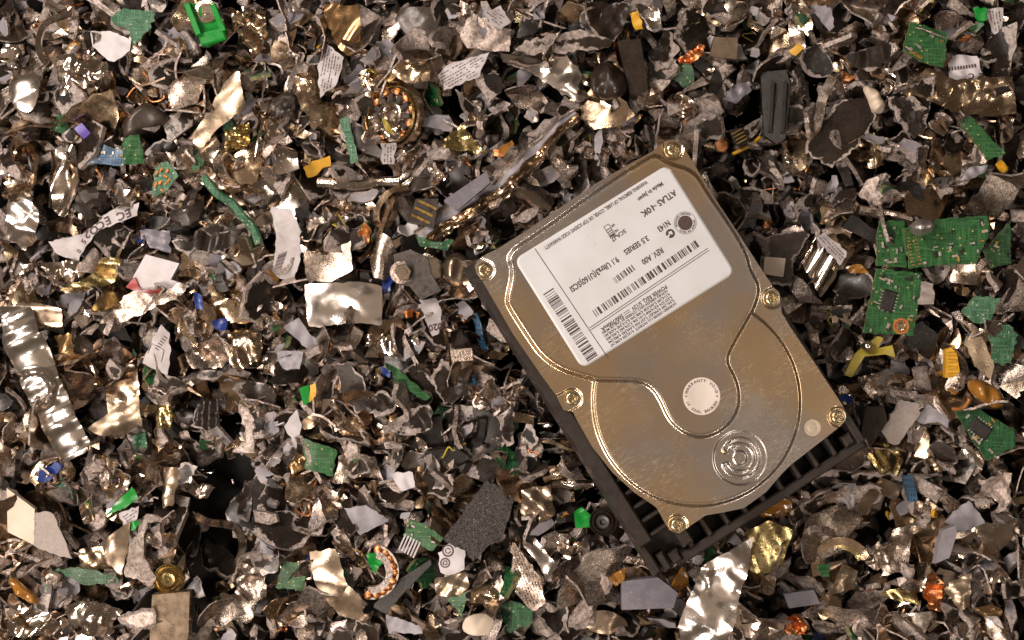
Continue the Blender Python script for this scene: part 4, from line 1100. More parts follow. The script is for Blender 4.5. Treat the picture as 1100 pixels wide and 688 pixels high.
foil|steel_box|metal scrap|aluminium|grey torn box with a golden edge beside the grey bent handle|-|n 590,240 680,210 660,400 540,460 560,330|crease=1.2
foil|foil_scrap|metal scrap|aluminium|white crumpled foil ball near the glossy tan fold|white foil crumple|n 455,370 520,290 600,320 580,400 500,415|crease=1.6
foil|copper_scrap|copper scrap|copper|tangled mass of bright copper curls near the bottom|copper tangle|n 710,480 760,410 800,470 790,600 740,590|crease=2.5
curl|steel_box|metal scrap|tan|amber shiny box with two bright spots|amber shiny box|n 795,485 920,420 915,570 870,590|arch=70,4
block|component_block|component|purplegrey|purple-grey oblong block near the bottom edge|purple-grey oblong block|n 100,520 230,500 255,560 120,582|th=5
plate|plastic_sheet|metal flake|lavender|pale grey plate with golden tinge near the picture edge|-|n 800,200 920,110 1000,210 880,250|arch=20,2
foil|aluminium_sheet|metal scrap|cast|white crumpled sheet at the picture edge above the pale plate|white edge crumple|n 970,20 1110,-10 1110,120 1060,170 1040,110 980,80|crease=1.4
block|plastic_bar|plastic scrap|board_blue|small blue slab beside the glossy tan fold|-|n 620,0 665,-10 690,110 650,115|th=3
foil|copper_scrap|copper scrap|copper|copper wire knot in the lower part by the purple-grey oblong block|copper wire knot|n 90,620 150,600 190,640 180,690 90,680|crease=2.2
plate|steel_plate|metal scrap|brown|amber brown plate in the bottom corner|-|n 950,590 1030,570 1075,600 1060,630 970,620|
curl|steel_sheet|metal scrap|tan|tan curled sheet inside the broken steel ring|-|n 270,520 360,390 430,420 400,480 330,510|arch=40,4
board|board_bit|circuit board|board|tiny green board bit beside the broken ring|-|n 245,390 300,385 300,445 255,440|
curl|steel_sheet|metal scrap|brass|long golden strip at the bottom beside the copper tangle|-|n 545,540 700,480 715,580 640,570|arch=-20,2
"""
BG = [l.split("|") for l in HEROES.strip().split("\n")]


def parse(row):
    st, name, cat, mat, lab, short, geo, opt = row
    q = geo.split()
    ox, oy = WIN[q[0]]
    P = np.array([[ox + float(a.split(",")[0]) / 4, oy + float(a.split(",")[1]) / 4] for a in q[1:]])
    o = {}
    for t in opt.split():
        k, v = t.split("=")
        try:
            o[k] = float(v)
        except ValueError:
            o[k] = v
    return dict(style=st, name=name, cat=cat, mat=mat, label=lab, short=None if short == "-" else short, P=P, o=o)


ITEMS = [parse(r) for r in BG]


# ------------------------------------------------------------------ the heap of shredded scrap
g = 1500.0
put("ground", mesh("ground", [(-g, -g, -58), (g, -g, -58), (g, g, -58), (-g, g, -58)], [(0, 1, 2, 3)], ["floor_dark"], smooth=False), kind="structure")

HX, HY = 290, 195
HM = np.full((2 * HY, 2 * HX), -34.0)
HERO = np.zeros_like(HM, bool)
DRIVE = np.zeros_like(HM, bool)


def cells(V):
    ix = np.clip((V[:, 0] + HX).astype(int), 0, 2 * HX - 1)
    iy = np.clip((V[:, 1] + HY).astype(int), 0, 2 * HY - 1)
    return iy, ix


def raster(poly, M):
    lo = np.floor(poly.min(0)).astype(int); hi = np.ceil(poly.max(0)).astype(int)
    X, Y = np.meshgrid(np.arange(lo[0], hi[0] + 1), np.arange(lo[1], hi[1] + 1))
    P = np.stack([X.ravel() + .5, Y.ravel() + .5], 1)
    P = P[inside(P, poly)]
    if len(P):
        M[cells(P)] = True


fp = np.array([(DR @ np.array([x, y, 8.0]) + DO)[:2] for x, y in ((x0, y0), (x1, y0), (x1, y1), (x0, y1))])
raster(fp, DRIVE)
for it in ITEMS:
    if it["style"] in ("band", "wire", "strip", "rail"):
        A = np.array([px(*p) for p in it["P"]])
        T = np.gradient(A, axis=0); T /= np.linalg.norm(T, axis=1)[:, None]
        Nn = np.column_stack([-T[:, 1], T[:, 0]]) * (it["o"].get("w", 8) * .2)
        raster(np.vstack([A + Nn, (A - Nn)[::-1]]), HERO)
    elif len(it["P"]) > 3:
        raster(np.array([px(*p) for p in it["P"]]), HERO)


def rot3(a, b, c):
    return np.array(Matrix.Rotation(c, 3, 'Z') @ Matrix.Rotation(b, 3, 'Y') @ Matrix.Rotation(a, 3, 'X'))


def blob(r, size, asp, n=8):
    a = np.linspace(0, 2 * math.pi, n, endpoint=False) + r.uniform(-.42, .42, n) * 2 * math.pi / n
    rad = size / 2 * r.uniform(.5, 1.2, n)
    return np.stack([rad * np.cos(a), rad * np.sin(a) * asp], 1)


def v_sheet(r, size, asp, mats, th, rim, crease, nb, maxb, res, flatness=1.0):
    poly = jagged(blob(r, size, asp, r.integers(4, 8)), size / 13, size * .02, r)
    ops = [bend(r.uniform(0, 6.28), r.uniform(-.25, .3) * size * .6, r.choice([-1, 1]) * r.uniform(.3, maxb), r.uniform(.015, .13) * size) for _ in range(nb)]
    zf = relief(r, smooth=size * .035 * flatness, lam=size * .8, crease=crease * size, clam=size * .42)
    return sheet(poly, size / res, zf, th, mats, rim, r, ops=ops)


def v_strip(r, L, w, mats, th, nb, maxb, res):
    poly = np.array([(-L / 2, -w / 2), (-L * .2, -w * r.uniform(.3, .6)), (L * .2, -w * r.uniform(.4, .7)), (L / 2, -w * r.uniform(.2, .6)),
                     (L / 2 * r.uniform(.8, 1), w * r.uniform(.3, .6)), (L * .1, w / 2 * r.uniform(.7, 1.2)), (-L * .3, w / 2), (-L / 2 * r.uniform(.8, 1), w * .3)])
    poly = jagged(poly, L / 10, w * .04, r)
    ops = [bend(r.uniform(-.5, .5) + (math.pi if k % 2 else 0), r.uniform(-.15, .35) * L, r.choice([-1, 1]) * r.uniform(.5, maxb), r.uniform(.05, .16) * L) for k in range(nb)]
    return sheet(poly, max(L / res, .5), relief(r, smooth=w * .12, lam=w * 1.4), th, mats, 0, r, ops=ops)


def v_lump(r, size, mats, n=10):
    V, F = [], []
    ks = [(r.normal(0, 1, 3) * 2.2 / size, r.uniform(0, 6.28), r.uniform(.5, 1)) for _ in range(7)]
    sc = r.uniform(.45, 1, 3) * size / 2
    pl_ = []
    for _ in range(11):
        q = r.normal(0, 1, 3); pl_.append((q / np.linalg.norm(q), r.uniform(.55, 1.0)))
    for i in range(n + 1):
        for k in range(n):
            t, p = math.pi * i / n, 2 * math.pi * k / n
            v = np.array([math.sin(t) * math.cos(p), math.sin(t) * math.sin(p), math.cos(t)])
            q = v * sc
            d = min(w_ / max(.25, v @ n_) for n_, w_ in pl_)
            V.append(v * min(d, 1.25) * sc + r.normal(0, .025, 3) * size)
    for i in range(n):
        for k in range(n):
            F.append((i * n + k, (i + 1) * n + k, (i + 1) * n + (k + 1) % n, i * n + (k + 1) % n))
    V = np.array(V)
    return V, np.array(F), np.zeros(len(F), int), mats, np.zeros(len(V))


def v_wire(r, L, rad, mats):
    p = np.cumsum(r.normal(0, 1, (6, 3)) * L / 6 * np.array([1, 1, .45]), 0)
    p -= p.mean(0)
    V, F = sweep(spline(p, 5), rad, rad, n_round=6)
    F = [f for f in F if len(f) == 4]
    return np.array(V), np.array(F), np.zeros(len(F), int), mats, np.zeros(len(V))


# kind: name, category, group, how many, variants
def kinds(r, res=12, k=1.0):
    K = {}

    def add(kind, look, v):
        if v is not None:
            K.setdefault(kind, []).append((look, v))
    n = lambda x: max(2, int(x * k))
    for _ in range(n(11)):
        s = r.uniform(10, 25)
        add("metal_shred", "crumpled grey aluminium shred", v_sheet(r, s, r.uniform(.28, .8), ["aluminium", "torn"], .6, .5, .07, r.integers(1, 4), 1.5, res))
    for _ in range(n(14)):
        s = r.uniform(10, 25)
        add("metal_shred", "folded golden steel shred", v_sheet(r, s, r.uniform(.25, .75), ["nickel", "nickel"], .5, 0, .02, r.integers(2, 4), 1.6, res))
    for _ in range(n(18)):
        s = r.uniform(10, 27)
        add("metal_shred", "bent shiny steel shred", v_sheet(r, s, r.uniform(.25, .75), ["chrome", "torn"], .5, 0, .03, r.integers(2, 4), 1.7, res))
    for _ in range(n(26)):
        s = r.uniform(9, 24)
        add("dark_flake", "dark flake with pale torn edges", v_sheet(r, s, r.uniform(.32, .85), ["dark", "torn"], r.uniform(.9, 1.5), r.uniform(.3, 1.2), .035, r.integers(0, 3), .9, res, .3))
    for _ in range(n(10)):
        s = r.uniform(8, 18)
        add("dark_flake", "dark grey metal flake", v_sheet(r, s, r.uniform(.32, .85), ["darkgrey", "torn"], r.uniform(.9, 1.4), r.uniform(.5, 1.4), .02, r.integers(0, 3), 1.2, res, .6))
    for _ in range(n(8)):
        s = r.uniform(8, 18)
        add("dark_flake", "black plastic flake", v_sheet(r, s, r.uniform(.35, .9), ["black", "black"], r.uniform(1.2, 2.2), 0, .0, r.integers(0, 2), .8, res, .4))
    for _ in range(n(22)):
        s = r.uniform(7, 17)
        add("grey_chip", "pale grey cast chip", v_sheet(r, s, r.uniform(.3, .85), ["cast", "torn"], r.uniform(.9, 1.8), .6, .06, r.integers(0, 3), 1.0, res))
    for _ in range(n(10)):
        s = r.uniform(6, 15)
        add("grey_chip", "smooth lavender grey chip", v_sheet(r, s, r.uniform(.3, .85), ["lavender", "cast"], r.uniform(.8, 1.3), .4, .0, r.integers(0, 2), 1.0, res, .5))
    for _ in range(n(20)):
        L = r.uniform(12, 32)
        m = r.choice(["chrome", "nickel", "aluminium", "cast", "brass"], p=[.35, .25, .25, .09, .06])
        add("metal_curl", "curled %s strip" % dict(chrome="shiny steel", nickel="golden steel", aluminium="grey aluminium", cast="pale torn", brass="brass")[m],
            v_strip(r, L, r.uniform(3.5, 8), [m, "torn" if m != "brass" else m], r.uniform(.25, .75), r.integers(1, 4), 2.0, res * 1.6))
    for _ in range(n(14)):
        add("metal_lump", "knobbly pale grey lump", v_lump(r, r.uniform(5, 11), [r.choice(["cast", "aluminium", "torn", "darkgrey"])], 11))
    for _ in range(n(6)):
        s = r.uniform(6, 14)
        add("board_chip", "green circuit board chip", v_sheet(r, s, r.uniform(.3, .9), [r.choice(["board", "board_dark", "board_mint"]), "board_edge"], 1.3, 0, 0, 0, 1, res, .1))
    for m, w in (("copper", "copper curl"), ("amber", "amber film bit"), ("yellow", "yellow plastic bit"), ("blue", "blue plastic bit"), ("white", "white plastic bit"), ("paper", "white paper bit")):
        for _ in range(2):
            s = r.uniform(4, 9)
            add("coloured_bit", w, v_sheet(r, s, r.uniform(.3, .8), [m, m], .6, 0, .04, r.integers(1, 3), 1.5, max(6, res - 3)))
    for m, w in (("chrome", "thin steel wire"), ("copper", "thin copper wire"), ("black", "thin black wire"), ("olive", "thin yellow-green wire"), ("cast", "thin grey wire")):
        for _ in range(2):
            add("wire_strand", w, v_wire(r, r.uniform(16, 30), r.uniform(.25, .6), [m]))
    return K


# deep scrap that no one could count: one object
STUFF_M = ["chrome", "nickel", "aluminium", "cast", "torn", "dark", "darkgrey", "black", "lavender", "board", "board_dark", "board_mint", "board_edge",
           "copper", "amber", "yellow", "blue", "white", "orange", "paper", "red", "olive", "brass"]


def heap_of(name, K, count, zlo, zhi, label, wts, spread=(275, 182), small=1.0, ontop=False, reject=None):
    r = np.random.default_rng(5 if not ontop else 6)
    Vs, Fs, Is, Rs, off = [], [], [], [], 0
    ks = list(wts); pw = np.array([wts[q] for q in ks], float); pw /= pw.sum()
    for _ in range(count):
        look, (V, F, I, mats, ra) = K[q][r.integers(len(K[q]))] if (q := ks[r.choice(len(ks), p=pw)]) else None
        R = rot3(r.normal(0, .5), r.normal(0, .5), r.uniform(0, 6.28))
        W = (V * small * r.uniform(.7, 1.2)) @ R.T
        p = np.array([r.uniform(-spread[0], spread[0]), r.uniform(-spread[1], spread[1])])
        W[:, :2] += p
        hol = math.exp(-(((p[0] + 130) / 19) ** 2 + ((p[1] + 86) / 40) ** 2))
        if r.uniform() < min(1, 1.7 * hol) * (.98 if 'dark' not in mats else .8):
            continue
        if ontop:
            c = cells(W)
            if DRIVE[c].mean() > .0 or reject[c].any():
                continue
            W[:, 2] += np.percentile(HM[c] - W[:, 2], 30)
            np.maximum.at(HM, c, W[:, 2])
        else:
            W[:, 2] += r.uniform(zlo, zhi)
            if DRIVE[cells(W)].any():
                W[:, 2] -= max(0, W[:, 2].max() - 1.0)
        Vs.append(W); Rs.append(ra); Fs.append(F + off); off += len(V)
        Is.append(np.array([STUFF_M.index(m) for m in mats])[np.minimum(I, len(mats) - 1)])
    V = np.concatenate(Vs); F = np.concatenate(Fs)
    if not ontop:
        np.maximum.at(HM, cells(V), V[:, 2])
    o = put(name, mesh(name, V, F, STUFF_M, np.concatenate(Is), True, 26, np.concatenate(Rs)), label=label, kind="stuff")
    o["category"] = "scrap"
    return o


K_LOW = kinds(np.random.default_rng(21), 6, .8)
heap_of("shredded_scrap", K_LOW, 4800, -36, -13, "deep bed of finely shredded metal and plastic under everything else",
        dict(metal_shred=6, dark_flake=6, grey_chip=6, metal_lump=1, board_chip=.5, coloured_bit=.4), small=1.55)

K = kinds(np.random.default_rng(22), 18, 1.0)
MESHES = {}


def kind_mesh(kind, i):
    if (kind, i) not in MESHES:
        look, (V, F, I, mats, ra) = K[kind][i]
        MESHES[kind, i] = mesh(kind, V, F, mats, I, True, 24, ra)
    return MESHES[kind, i]


LOOSE = []            # (object, kind, look, position) of every loose scrap, named once the landmarks stand
CATS = dict(metal_shred="metal shred", dark_flake="metal flake", grey_chip="metal chip", metal_curl="metal strip", metal_lump="metal lump",
            board_chip="circuit board", coloured_bit="plastic bit", wire_strand="wire")
GROUPS = dict(metal_shred="metal shreds in the heap", dark_flake="dark flakes in the heap", grey_chip="grey chips in the heap", metal_curl="metal strips in the heap",
              metal_lump="metal lumps in the heap", board_chip="board chips in the heap", coloured_bit="coloured bits in the heap", wire_strand="wire strands in the heap")


def scatter(counts, r, xr=(-6, 1106), only=None, q=72, big=(.85, 1.2), avoid=.55, tilt=.38, zmax=11.0, sink=14.0):
    todo = [k for k, n in counts.items() for _ in range(n)]
    r.shuffle(todo)
    for kind in todo:
        for attempt in range(40):
            P = px(r.uniform(*xr), r.uniform(-6, 694), 0)
            X, Y = P[0] / (WK * CAMZ / 1100) + 550, 344 - P[1] / (WK * CAMZ / 1100)
            # the shredder's output is not even: brighter steel to one side, a dark hollow low on that side
            hollow = min(1.0, 1.6 * math.exp(-(((X - 228) / 46) ** 2 + ((Y - 555) / 98) ** 2)))
            if r.uniform() < hollow * (.98 if kind != "dark_flake" else .80):
                continue
            i = r.integers(len(K[kind]))
            look, (V, F, I, mats, ra) = K[kind][i]
            if only and mats[0] not in only:
                continue
            shiny = mats[0] in ("chrome", "nickel", "brass")
            if shiny and r.uniform() < np.clip((X - 330) / 300, 0, .62):
                continue
            if kind == "dark_flake" and r.uniform() < np.clip((340 - X) / 340, 0, .75) * (1 - hollow):
                continue
            s = r.uniform(*big) * (1.22 if X < 420 else 1.0)
            e = (r.normal(0, tilt), r.normal(0, tilt), r.uniform(0, 6.28))
            W = (V * s) @ rot3(*e).T
            W[:, :2] += P
            c = cells(W)
            if DRIVE[c].mean() > .05 or HERO[c].mean() > avoid:
                continue
            z = np.percentile(HM[c] - W[:, 2], q)
            if (z + W[:, 2].max()) > zmax + 6 and attempt < 30:
                continue
            if hollow > .45:
                z -= 9 * hollow
            z -= sink * HERO[c].mean()
            W[:, 2] += z
            np.maximum.at(HM, c, W[:, 2])
            o = put(kind, kind_mesh(kind, i), None, (P[0], P[1], z), rot=e)
            o.scale = (s, s, s)
            LOOSE.append((o, kind, look, s * np.ptp(V, 0).max(), (X, Y)))
            break


RL = np.random.default_rng(31)
scatter(dict(metal_shred=150, dark_flake=140, metal_curl=36, grey_chip=150, metal_lump=16), RL, big=(1.1, 1.65), avoid=.40, zmax=1.5)
scatter(dict(metal_shred=70), RL, (-6, 430), ("chrome", "nickel"), big=(1.1, 1.7), avoid=.30, zmax=5)


# ------------------------------------------------------------------ build the larger scraps
def wrapped(V2, F, zf, th, mat, parent, name="lettering", lift=.16):
    Z = zf(V2[:, 0], V2[:, 1]) + th / 2 + lift
    return put(name, mesh(name, np.column_stack([V2, Z]), F, [mat], smooth=False), parent)


def quad2(cx, cy, w, h, a):
    d = np.array([math.cos(a), math.sin(a)]); u = np.array([-d[1], d[0]])
    c = np.array([cx, cy])
    return [c - d * w / 2 - u * h / 2, c + d * w / 2 - u * h / 2, c + d * w / 2 + u * h / 2, c - d * w / 2 + u * h / 2]


def quads2(L):
    V = np.array([p for q in L for p in q])
    return V, [tuple(range(4 * i, 4 * i + 4)) for i in range(len(L))]


def principal(P):
    C = P - P.mean(0)
    w, v = np.linalg.eigh(C.T @ C)
    return math.atan2(v[1, 1], v[0, 1])


def settle(V, P, lift=0.0, q=97, zcap=21.0):
    """height at which the piece lies on what is below it"""
    W = V.copy(); W[:, :2] += P
    c = cells(W)
    ok = ~DRIVE[c]
    z = np.percentile((HM[c] - W[:, 2])[ok], q) if ok.sum() > 5 else 6.0
    z = min(z, zcap - W[:, 2].mean()) + lift * .5
    W[:, 2] += z
    np.maximum.at(HM, c, W[:, 2])
    return z


EDGE = dict(board="board_edge", board_dark="board_edge", board_mint="board_edge", board_blue="board_edge", dark="torn", darkgrey="torn", cast="torn", aluminium="torn",
            black="black")


def build(it, seed):
    r = np.random.default_rng(1000 + seed)
    st, o, mat = it["style"], it["o"], it["mat"]
    Pw = np.array([px(*p) for p in it["P"]])
    cen = (Pw.min(0) + Pw.max(0)) / 2
    tagk = dict(label=it["label"], cat=it["cat"], group=it.get("group"))
    k_mm = WK * (CAMZ - 8) / 1100
    children = []
    if st in ("band", "wire", "strip", "rail"):
        Q = Pw - cen
        n = len(Q)
        z = np.array([1.5 * math.sin(1.7 * i + r.uniform(0, 6)) for i in range(n)])
        path = spline(np.column_stack([Q, z]), 7)
        if st == "wire":
            V, F = sweep(path, o.get("r", 1.0), 0, n_round=9)
            me = mesh(it["name"], V, F, [mat])
        elif st == "rail":
            w = o["w"] * k_mm
            d = (Q[-1] - Q[0]) / np.hypot(*(Q[-1] - Q[0])); a = math.atan2(d[1], d[0])
            L = np.hypot(*(Q[-1] - Q[0]))
            prof = [(-.50, -1, "cast"), (-.40, 2.4, "cast"), (-.32, 3.4, "cast"), (-.22, 2.6, "lavender"), (-.05, 2.9, "lavender"), (.0, 5.6, "nickel"), (.09, 6.6, "nickel"), (.14, 4.2, "nickel"), (.2, 4.0, "chrome"),
                    (.28, 6.0, "nickel"), (.36, 6.2, "chrome"), (.42, 3.6, "nickel"), (.47, 3.2, "nickel"), (.5, -1.0, "nickel")]
            ml = ["cast", "lavender", "nickel", "chrome"]
            V, F, I = [], [], []
            m = 80
            for i in range(m):
                t = i / (m - 1)
                ww = w * (.62 + .5 * math.sin(math.pi * min(1, t * 1.1 + .08)) ** .7) * (1 + .05 * math.sin(i * 1.9))
                for s, h, _m in prof:
                    xx, yy = L * (t - .5), -s * ww
                    q1, q2 = np.array([xx]), np.array([yy * 1.6])
                    V.append((xx + 1.2 * float(facet(q1, q2, 6.0, 3.3)[0]), yy - 3.0 * math.sin(t * 2.6) + 1.1 * math.sin(t * 9) + .9 * float(facet(q1, q2, 7.0, 1.7)[0]),
                              h * (.8 + .35 * math.sin(i * .31 + s * 3)) + 1.3 * float(facet(q1, q2, 8.0, 5.1)[0]) + .6 * float(facet(q1, q2, 3.5, 2.2)[0])))
            for i in range(m - 1):
                for j in range(len(prof) - 1):
                    b0 = i * len(prof) + j
                    F.append((b0, b0 + len(prof), b0 + len(prof) + 1, b0 + 1)); I.append(ml.index(prof[j][2]))
            nb = len(V)
            V += [(x, y, z_ - 1.2) for x, y, z_ in V]
            F2 = [tuple(q + nb for q in f[::-1]) for f in F]
            side = []
            for i in range(m - 1):
                for j, rev in ((0, 0), (len(prof) - 1, 1)):
                    a0, a1 = i * len(prof) + j, (i + 1) * len(prof) + j
                    side.append((a0, a1, a1 + nb, a0 + nb) if rev else (a1, a0, a0 + nb, a1 + nb))
            V = np.array(V); ca, sa = math.cos(a), math.sin(a)
            V = np.column_stack([V[:, 0] * ca - V[:, 1] * sa, V[:, 0] * sa + V[:, 1] * ca, V[:, 2]])
            me = mesh(it["name"], V, F + F2 + side, ml, I + I + [0] * len(side), True, 35)
        else:
            w = o.get("w", 10) * k_mm
            roll = np.linspace(r.uniform(.9, 1.3), r.uniform(.5, 1.2), len(path))
            V, F = sweep(path, w * 1.15, .8, roll)
            me = mesh(it["name"], V, F, [mat], smooth=True, sharp=40)
        V = np.array(V)
        zz = settle(V, cen, o.get("lift", 2) + 2, 88)
        put(it["name"], me, None, (cen[0], cen[1], zz), **tagk)
        return
    if st in ("disc", "stator", "nut", "coil", "ring"):
        R_ = o["r"] * k_mm
        root = bpy.data.objects.new(it["name"], None); COL.objects.link(root)
        root["label"] = it["label"]; root["category"] = it["cat"]
        if it.get("group"):
            root["group"] = it["group"]
        zz = settle(np.array([(R_ * a * math.cos(t), R_ * a * math.sin(t), 0) for a in (.3, .6, 1) for t in np.linspace(0, 6.2, 24)]), cen, 4, 92)
        root.location = (cen[0] * U, cen[1] * U, zz * U)
        root.rotation_euler = (r.normal(0, .22), r.normal(0, .22), r.uniform(0, 6))

        def ringp(name, prof, m, sides=36, **kw):
            V, F = lathe([(a * R_, z) for a, z in prof], sides)
            return put(name, mesh(name, V, F, [m]), root, **kw)
        if st == "disc":
            if o["prof"] == "rings":
                ringp("outer_ring", [(1, -1), (1, 1.0), (.93, 1.4), (.84, .7), (.78, .5)], mat)
                ringp("middle_ring", [(.76, -.6), (.75, 1.4), (.68, 1.8), (.58, 1.2), (.52, .6)], mat)
                ringp("hub", [(.50, -.6), (.48, 1.9), (.40, 2.3), (.24, 2.1), (.21, .9), (.02, .9)], "brass" if mat == "brass" else "chrome" if mat != "dark" else "black")
            else:
                ringp("rim", [(1, -1.5), (1, .6), (.86, .9), (.82, .4)], "chrome")
                ringp("face", [(.82, .0), (.78, .8), (.02, .9)], mat)
        elif st == "nut":
            V, F = lathe([(R_, -2), (R_, 1.5), (R_ * .9, 2.2), (R_ * .58, 2.2), (R_ * .5, 1.4), (R_ * .5, -1), (R_ * .05, -1)], 6)
            put("nut_body", mesh("nut_body", V, F, [mat], smooth=False), root)
            ringp("collar", [(1.25, -3.2), (1.25, -2.0), (1.0, -1.6), (.9, -1.6)], "cast")
        elif st == "stator":
            ringp("outer_ring", [(1.02, -3), (1.02, 1.0), (.97, 1.8), (.92, 1.0), (.90, -2)], "nickel")
            ringp("inner_ring", [(.87, -3), (.87, 1.6), (.83, 2.3), (.79, 1.4), (.78, -2)], "brass")
            ringp("plate", [(.9, -2.2), (.88, -1.2), (.05, -1.2)], "cast")
            ringp("hub", [(.42, -1.2), (.40, 2.0), (.34, 2.4), (.26, 2.2), (.2, .6), (.14, 1.4), (.02, 1.5)], "chrome")
            coilV, coilF = lathe([(1.9, -1.4), (2.2, 0), (1.8, 1.6), (.9, 2.1), (.05, 2.2)], 10)
            cm = mesh("winding", np.array(coilV) * np.array([1.0, .75, .9]), coilF, ["copper"])
            for j in range(11):
                if j in (6, 7, 9):
                    continue
                a = 2 * math.pi * j / 11
                c = put("winding", cm, root, (R_ * .70 * math.cos(a), R_ * .70 * math.sin(a), .2 + r.normal(0, .3)), rot=(r.normal(0, .2), r.normal(0, .2), a + 1.57))
            toothV, toothF = box(-2.4, 2.4, -1.3, 1.3, -1.5, 1.2, .4)
            tm = mesh("tooth", toothV, toothF, ["darkgrey"], smooth=False)
            for j in range(11):
                a = 2 * math.pi * (j + .5) / 11
                put("tooth", tm, root, (R_ * .5 * math.cos(a), R_ * .5 * math.sin(a), 0), rot=(0, 0, a))
        elif st == "coil":
            root.rotation_euler = (0, 0, 0)
            arc = np.radians(np.linspace(-100, 78, 26))
            V, F = sweep(np.column_stack([R_ * .78 * np.cos(arc), R_ * .78 * np.sin(arc), 0 * arc]), 4.5, 3.0)
            put("core", mesh("core", V, F, ["cast"]), root)
            V, F = sweep(np.column_stack([R_ * 1.13 * np.cos(arc), R_ * 1.13 * np.sin(arc), 0 * arc - .5]), 3.2, .9)
            put("outer_band", mesh("outer_band", V, F, ["cream"]), root)
            coilV, coilF = lathe([(1.7, -1.4), (2.0, 0), (1.6, 1.6), (.8, 2.2), (.05, 2.3)], 10)
            cm = mesh("winding", np.array(coilV) * np.array([1.15, .98, .75]), coilF, ["copper"])
            for j in range(10):
                a = math.radians(-96 + 168 * j / 9 + r.normal(0, 1.2))
                put("winding", cm, root, (R_ * .97 * math.cos(a), R_ * .97 * math.sin(a), .4 + r.normal(0, .25)), rot=(r.normal(0, .2), r.normal(0, .2), a))
        else:
            arc = np.radians(np.linspace(20, 200, 30))
            V, F = sweep(np.column_stack([R_ * .95 * np.cos(arc), R_ * .95 * np.sin(arc), 1.5 * np.sin(arc * 2)]), 2.4, 3.6)
            root.rotation_euler = (0, 0, 0)
            put("ring_arc", mesh("ring_arc", V, F, [mat]), root)
            V, F = sweep(np.column_stack([R_ * .72 * np.cos(arc), R_ * .72 * np.sin(arc), 1.5 * np.sin(arc * 2) - .8]), 1.8, 2.0)
            put("inner_lip", mesh("inner_lip", V, F, ["brass"]), root)
        return
    # sheets, plates, boards, blocks: outline from the photograph
    Q = Pw - cen
    ext = np.ptp(Q, axis=0); size = float(max(ext)); minor = float(min(ext))
    th = dict(plate=1.1, foil=.45, curl=.6, torn=1.3, board=1.4, scrap=.35, dome=.8, block=4.0, lump=4.0, clip=3.2, clip2=2.4, foam=4.5).get(st, 1.0)
    th = o.get("th", th)
    flat = o.get("flat", 0)
    tilt = o.get("tilt", None)
    tl = (r.normal(0, .05 if flat else .16), r.normal(0, .05 if flat else .16))
    if tilt:
        tl = (tilt, 0)
    arch = None
    if isinstance(o.get("arch"), str):
        a, h = map(float, o["arch"].split(","))
        arch = (-a, h) if False else (a, h)
    rad = size * .55
    if arch:
        a = math.radians(arch[0]); s = -Q[:, 0] * math.sin(a) + Q[:, 1] * math.cos(a)
        rad = max(2.0, np.abs(s).max())
    elif "dome" in o:
        rad = size * .6
    sm = o.get("smooth", dict(plate=.5, foil=1.3, curl=.7, torn=.7, board=.15, scrap=.5, dome=.4, block=.0, lump=1.2, clip=0, clip2=.3, foam=.4)[st] * (.3 if flat else 1))
    cre = o.get("crease", dict(foil=1.5, torn=.35, curl=.25).get(st, 0) * (.3 if flat else 1))
    ringl = None
    if o.get("ringe"):
        c = px(30, 419) - cen
        ringl = [(c[0], c[1], 7.5, 2.2)]
    dome = o.get("dome", 3.0 if st in ("dome", "lump") else 0)
    base_zf = relief(r, sm, max(6, size * .55), cre, max(4.5, min(11, size * .36)), arch, tl, dome, rad, ringl)
    wave = o.get("wave", 0)
    if wave:
        pa = math.radians(arch[0])

        def zf(x, y):
            t = x * math.cos(pa) + y * math.sin(pa)
            return base_zf(x, y) + (1.1 * np.sin(t * .30 + 1) + .5 * np.sin(t * .66 + .5 * np.sin(t * .2)) if wave > 1 else .8 * np.sin((-x * math.sin(pa) + y * math.cos(pa)) * 1.1))
    else:
        zf = base_zf
    jag = o.get("jag", dict(torn=.5, foil=.45, board=.3, plate=.3, scrap=.3, curl=.22, lump=.1, foam=.25).get(st, .05))
    poly = Q
    if st in ("lump", "dome"):
        poly = chaikin(Q, 2)
    elif st == "curl":                       # only slightly rounded corners
        nx_, pv_ = np.roll(Q, -1, 0), np.roll(Q, 1, 0)
        poly = np.stack([Q * .86 + pv_ * .14, Q * .97 + (nx_ + pv_) * .015, Q * .86 + nx_ * .14], 1).reshape(-1, 2)
    if st not in ("block", "clip"):
        poly = jagged(poly, 1.6, jag, r)
    rim = o.get("rim", 1.3 if st == "torn" else 0)
    cell = max(.55, min(1.0, size / 22))
    edge = EDGE.get(mat, mat)
    mats = [mat, edge] if st in ("torn", "board", "dome", "foil") or rim else [mat, mat]
    if st == "foam":
        zf0 = zf

        def zf(x, y):
            h = np.sin(x * 127.1 + y * 311.7) * 43758.5453
            return zf0(x, y) + .35 * (h - np.floor(h))
    if st == "lump":                      # rounded underneath as well
        zf1 = zf
        pl = poly

        def zf(x, y):
            d = nearest(np.stack([x, y], 1), pl)[1]
            e = np.clip(d / (minor * .28), 0, 1)
            return zf1(x, y) + minor * .28 * (np.sqrt(1 - (1 - e) ** 2) - 1)
        th = 1.6
    S = sheet(poly, cell, zf, th, mats, rim, r)
    if S is None:
        return
    V, F, I, mats, ra = S
    if st in ("block", "clip"):
        V = V.copy()
    me = mesh(it["name"], V, F, mats, I, True, 25 if st in ("block",) else 28 if st in ("foil", "torn", "plate") else 40, ra)
    zz = settle(V, cen, o.get("lift", 0))
    if it["name"] == "foil_pouch":
        zz = 19.0
    kids = st in ("clip", "clip2") or any(q in o for q in ("parts", "pins", "ribs", "text", "pads", "chip", "comb"))
    main = dict(board="board", scrap="scrap_sheet", block="body", clip="body", clip2="body").get(st, "body")
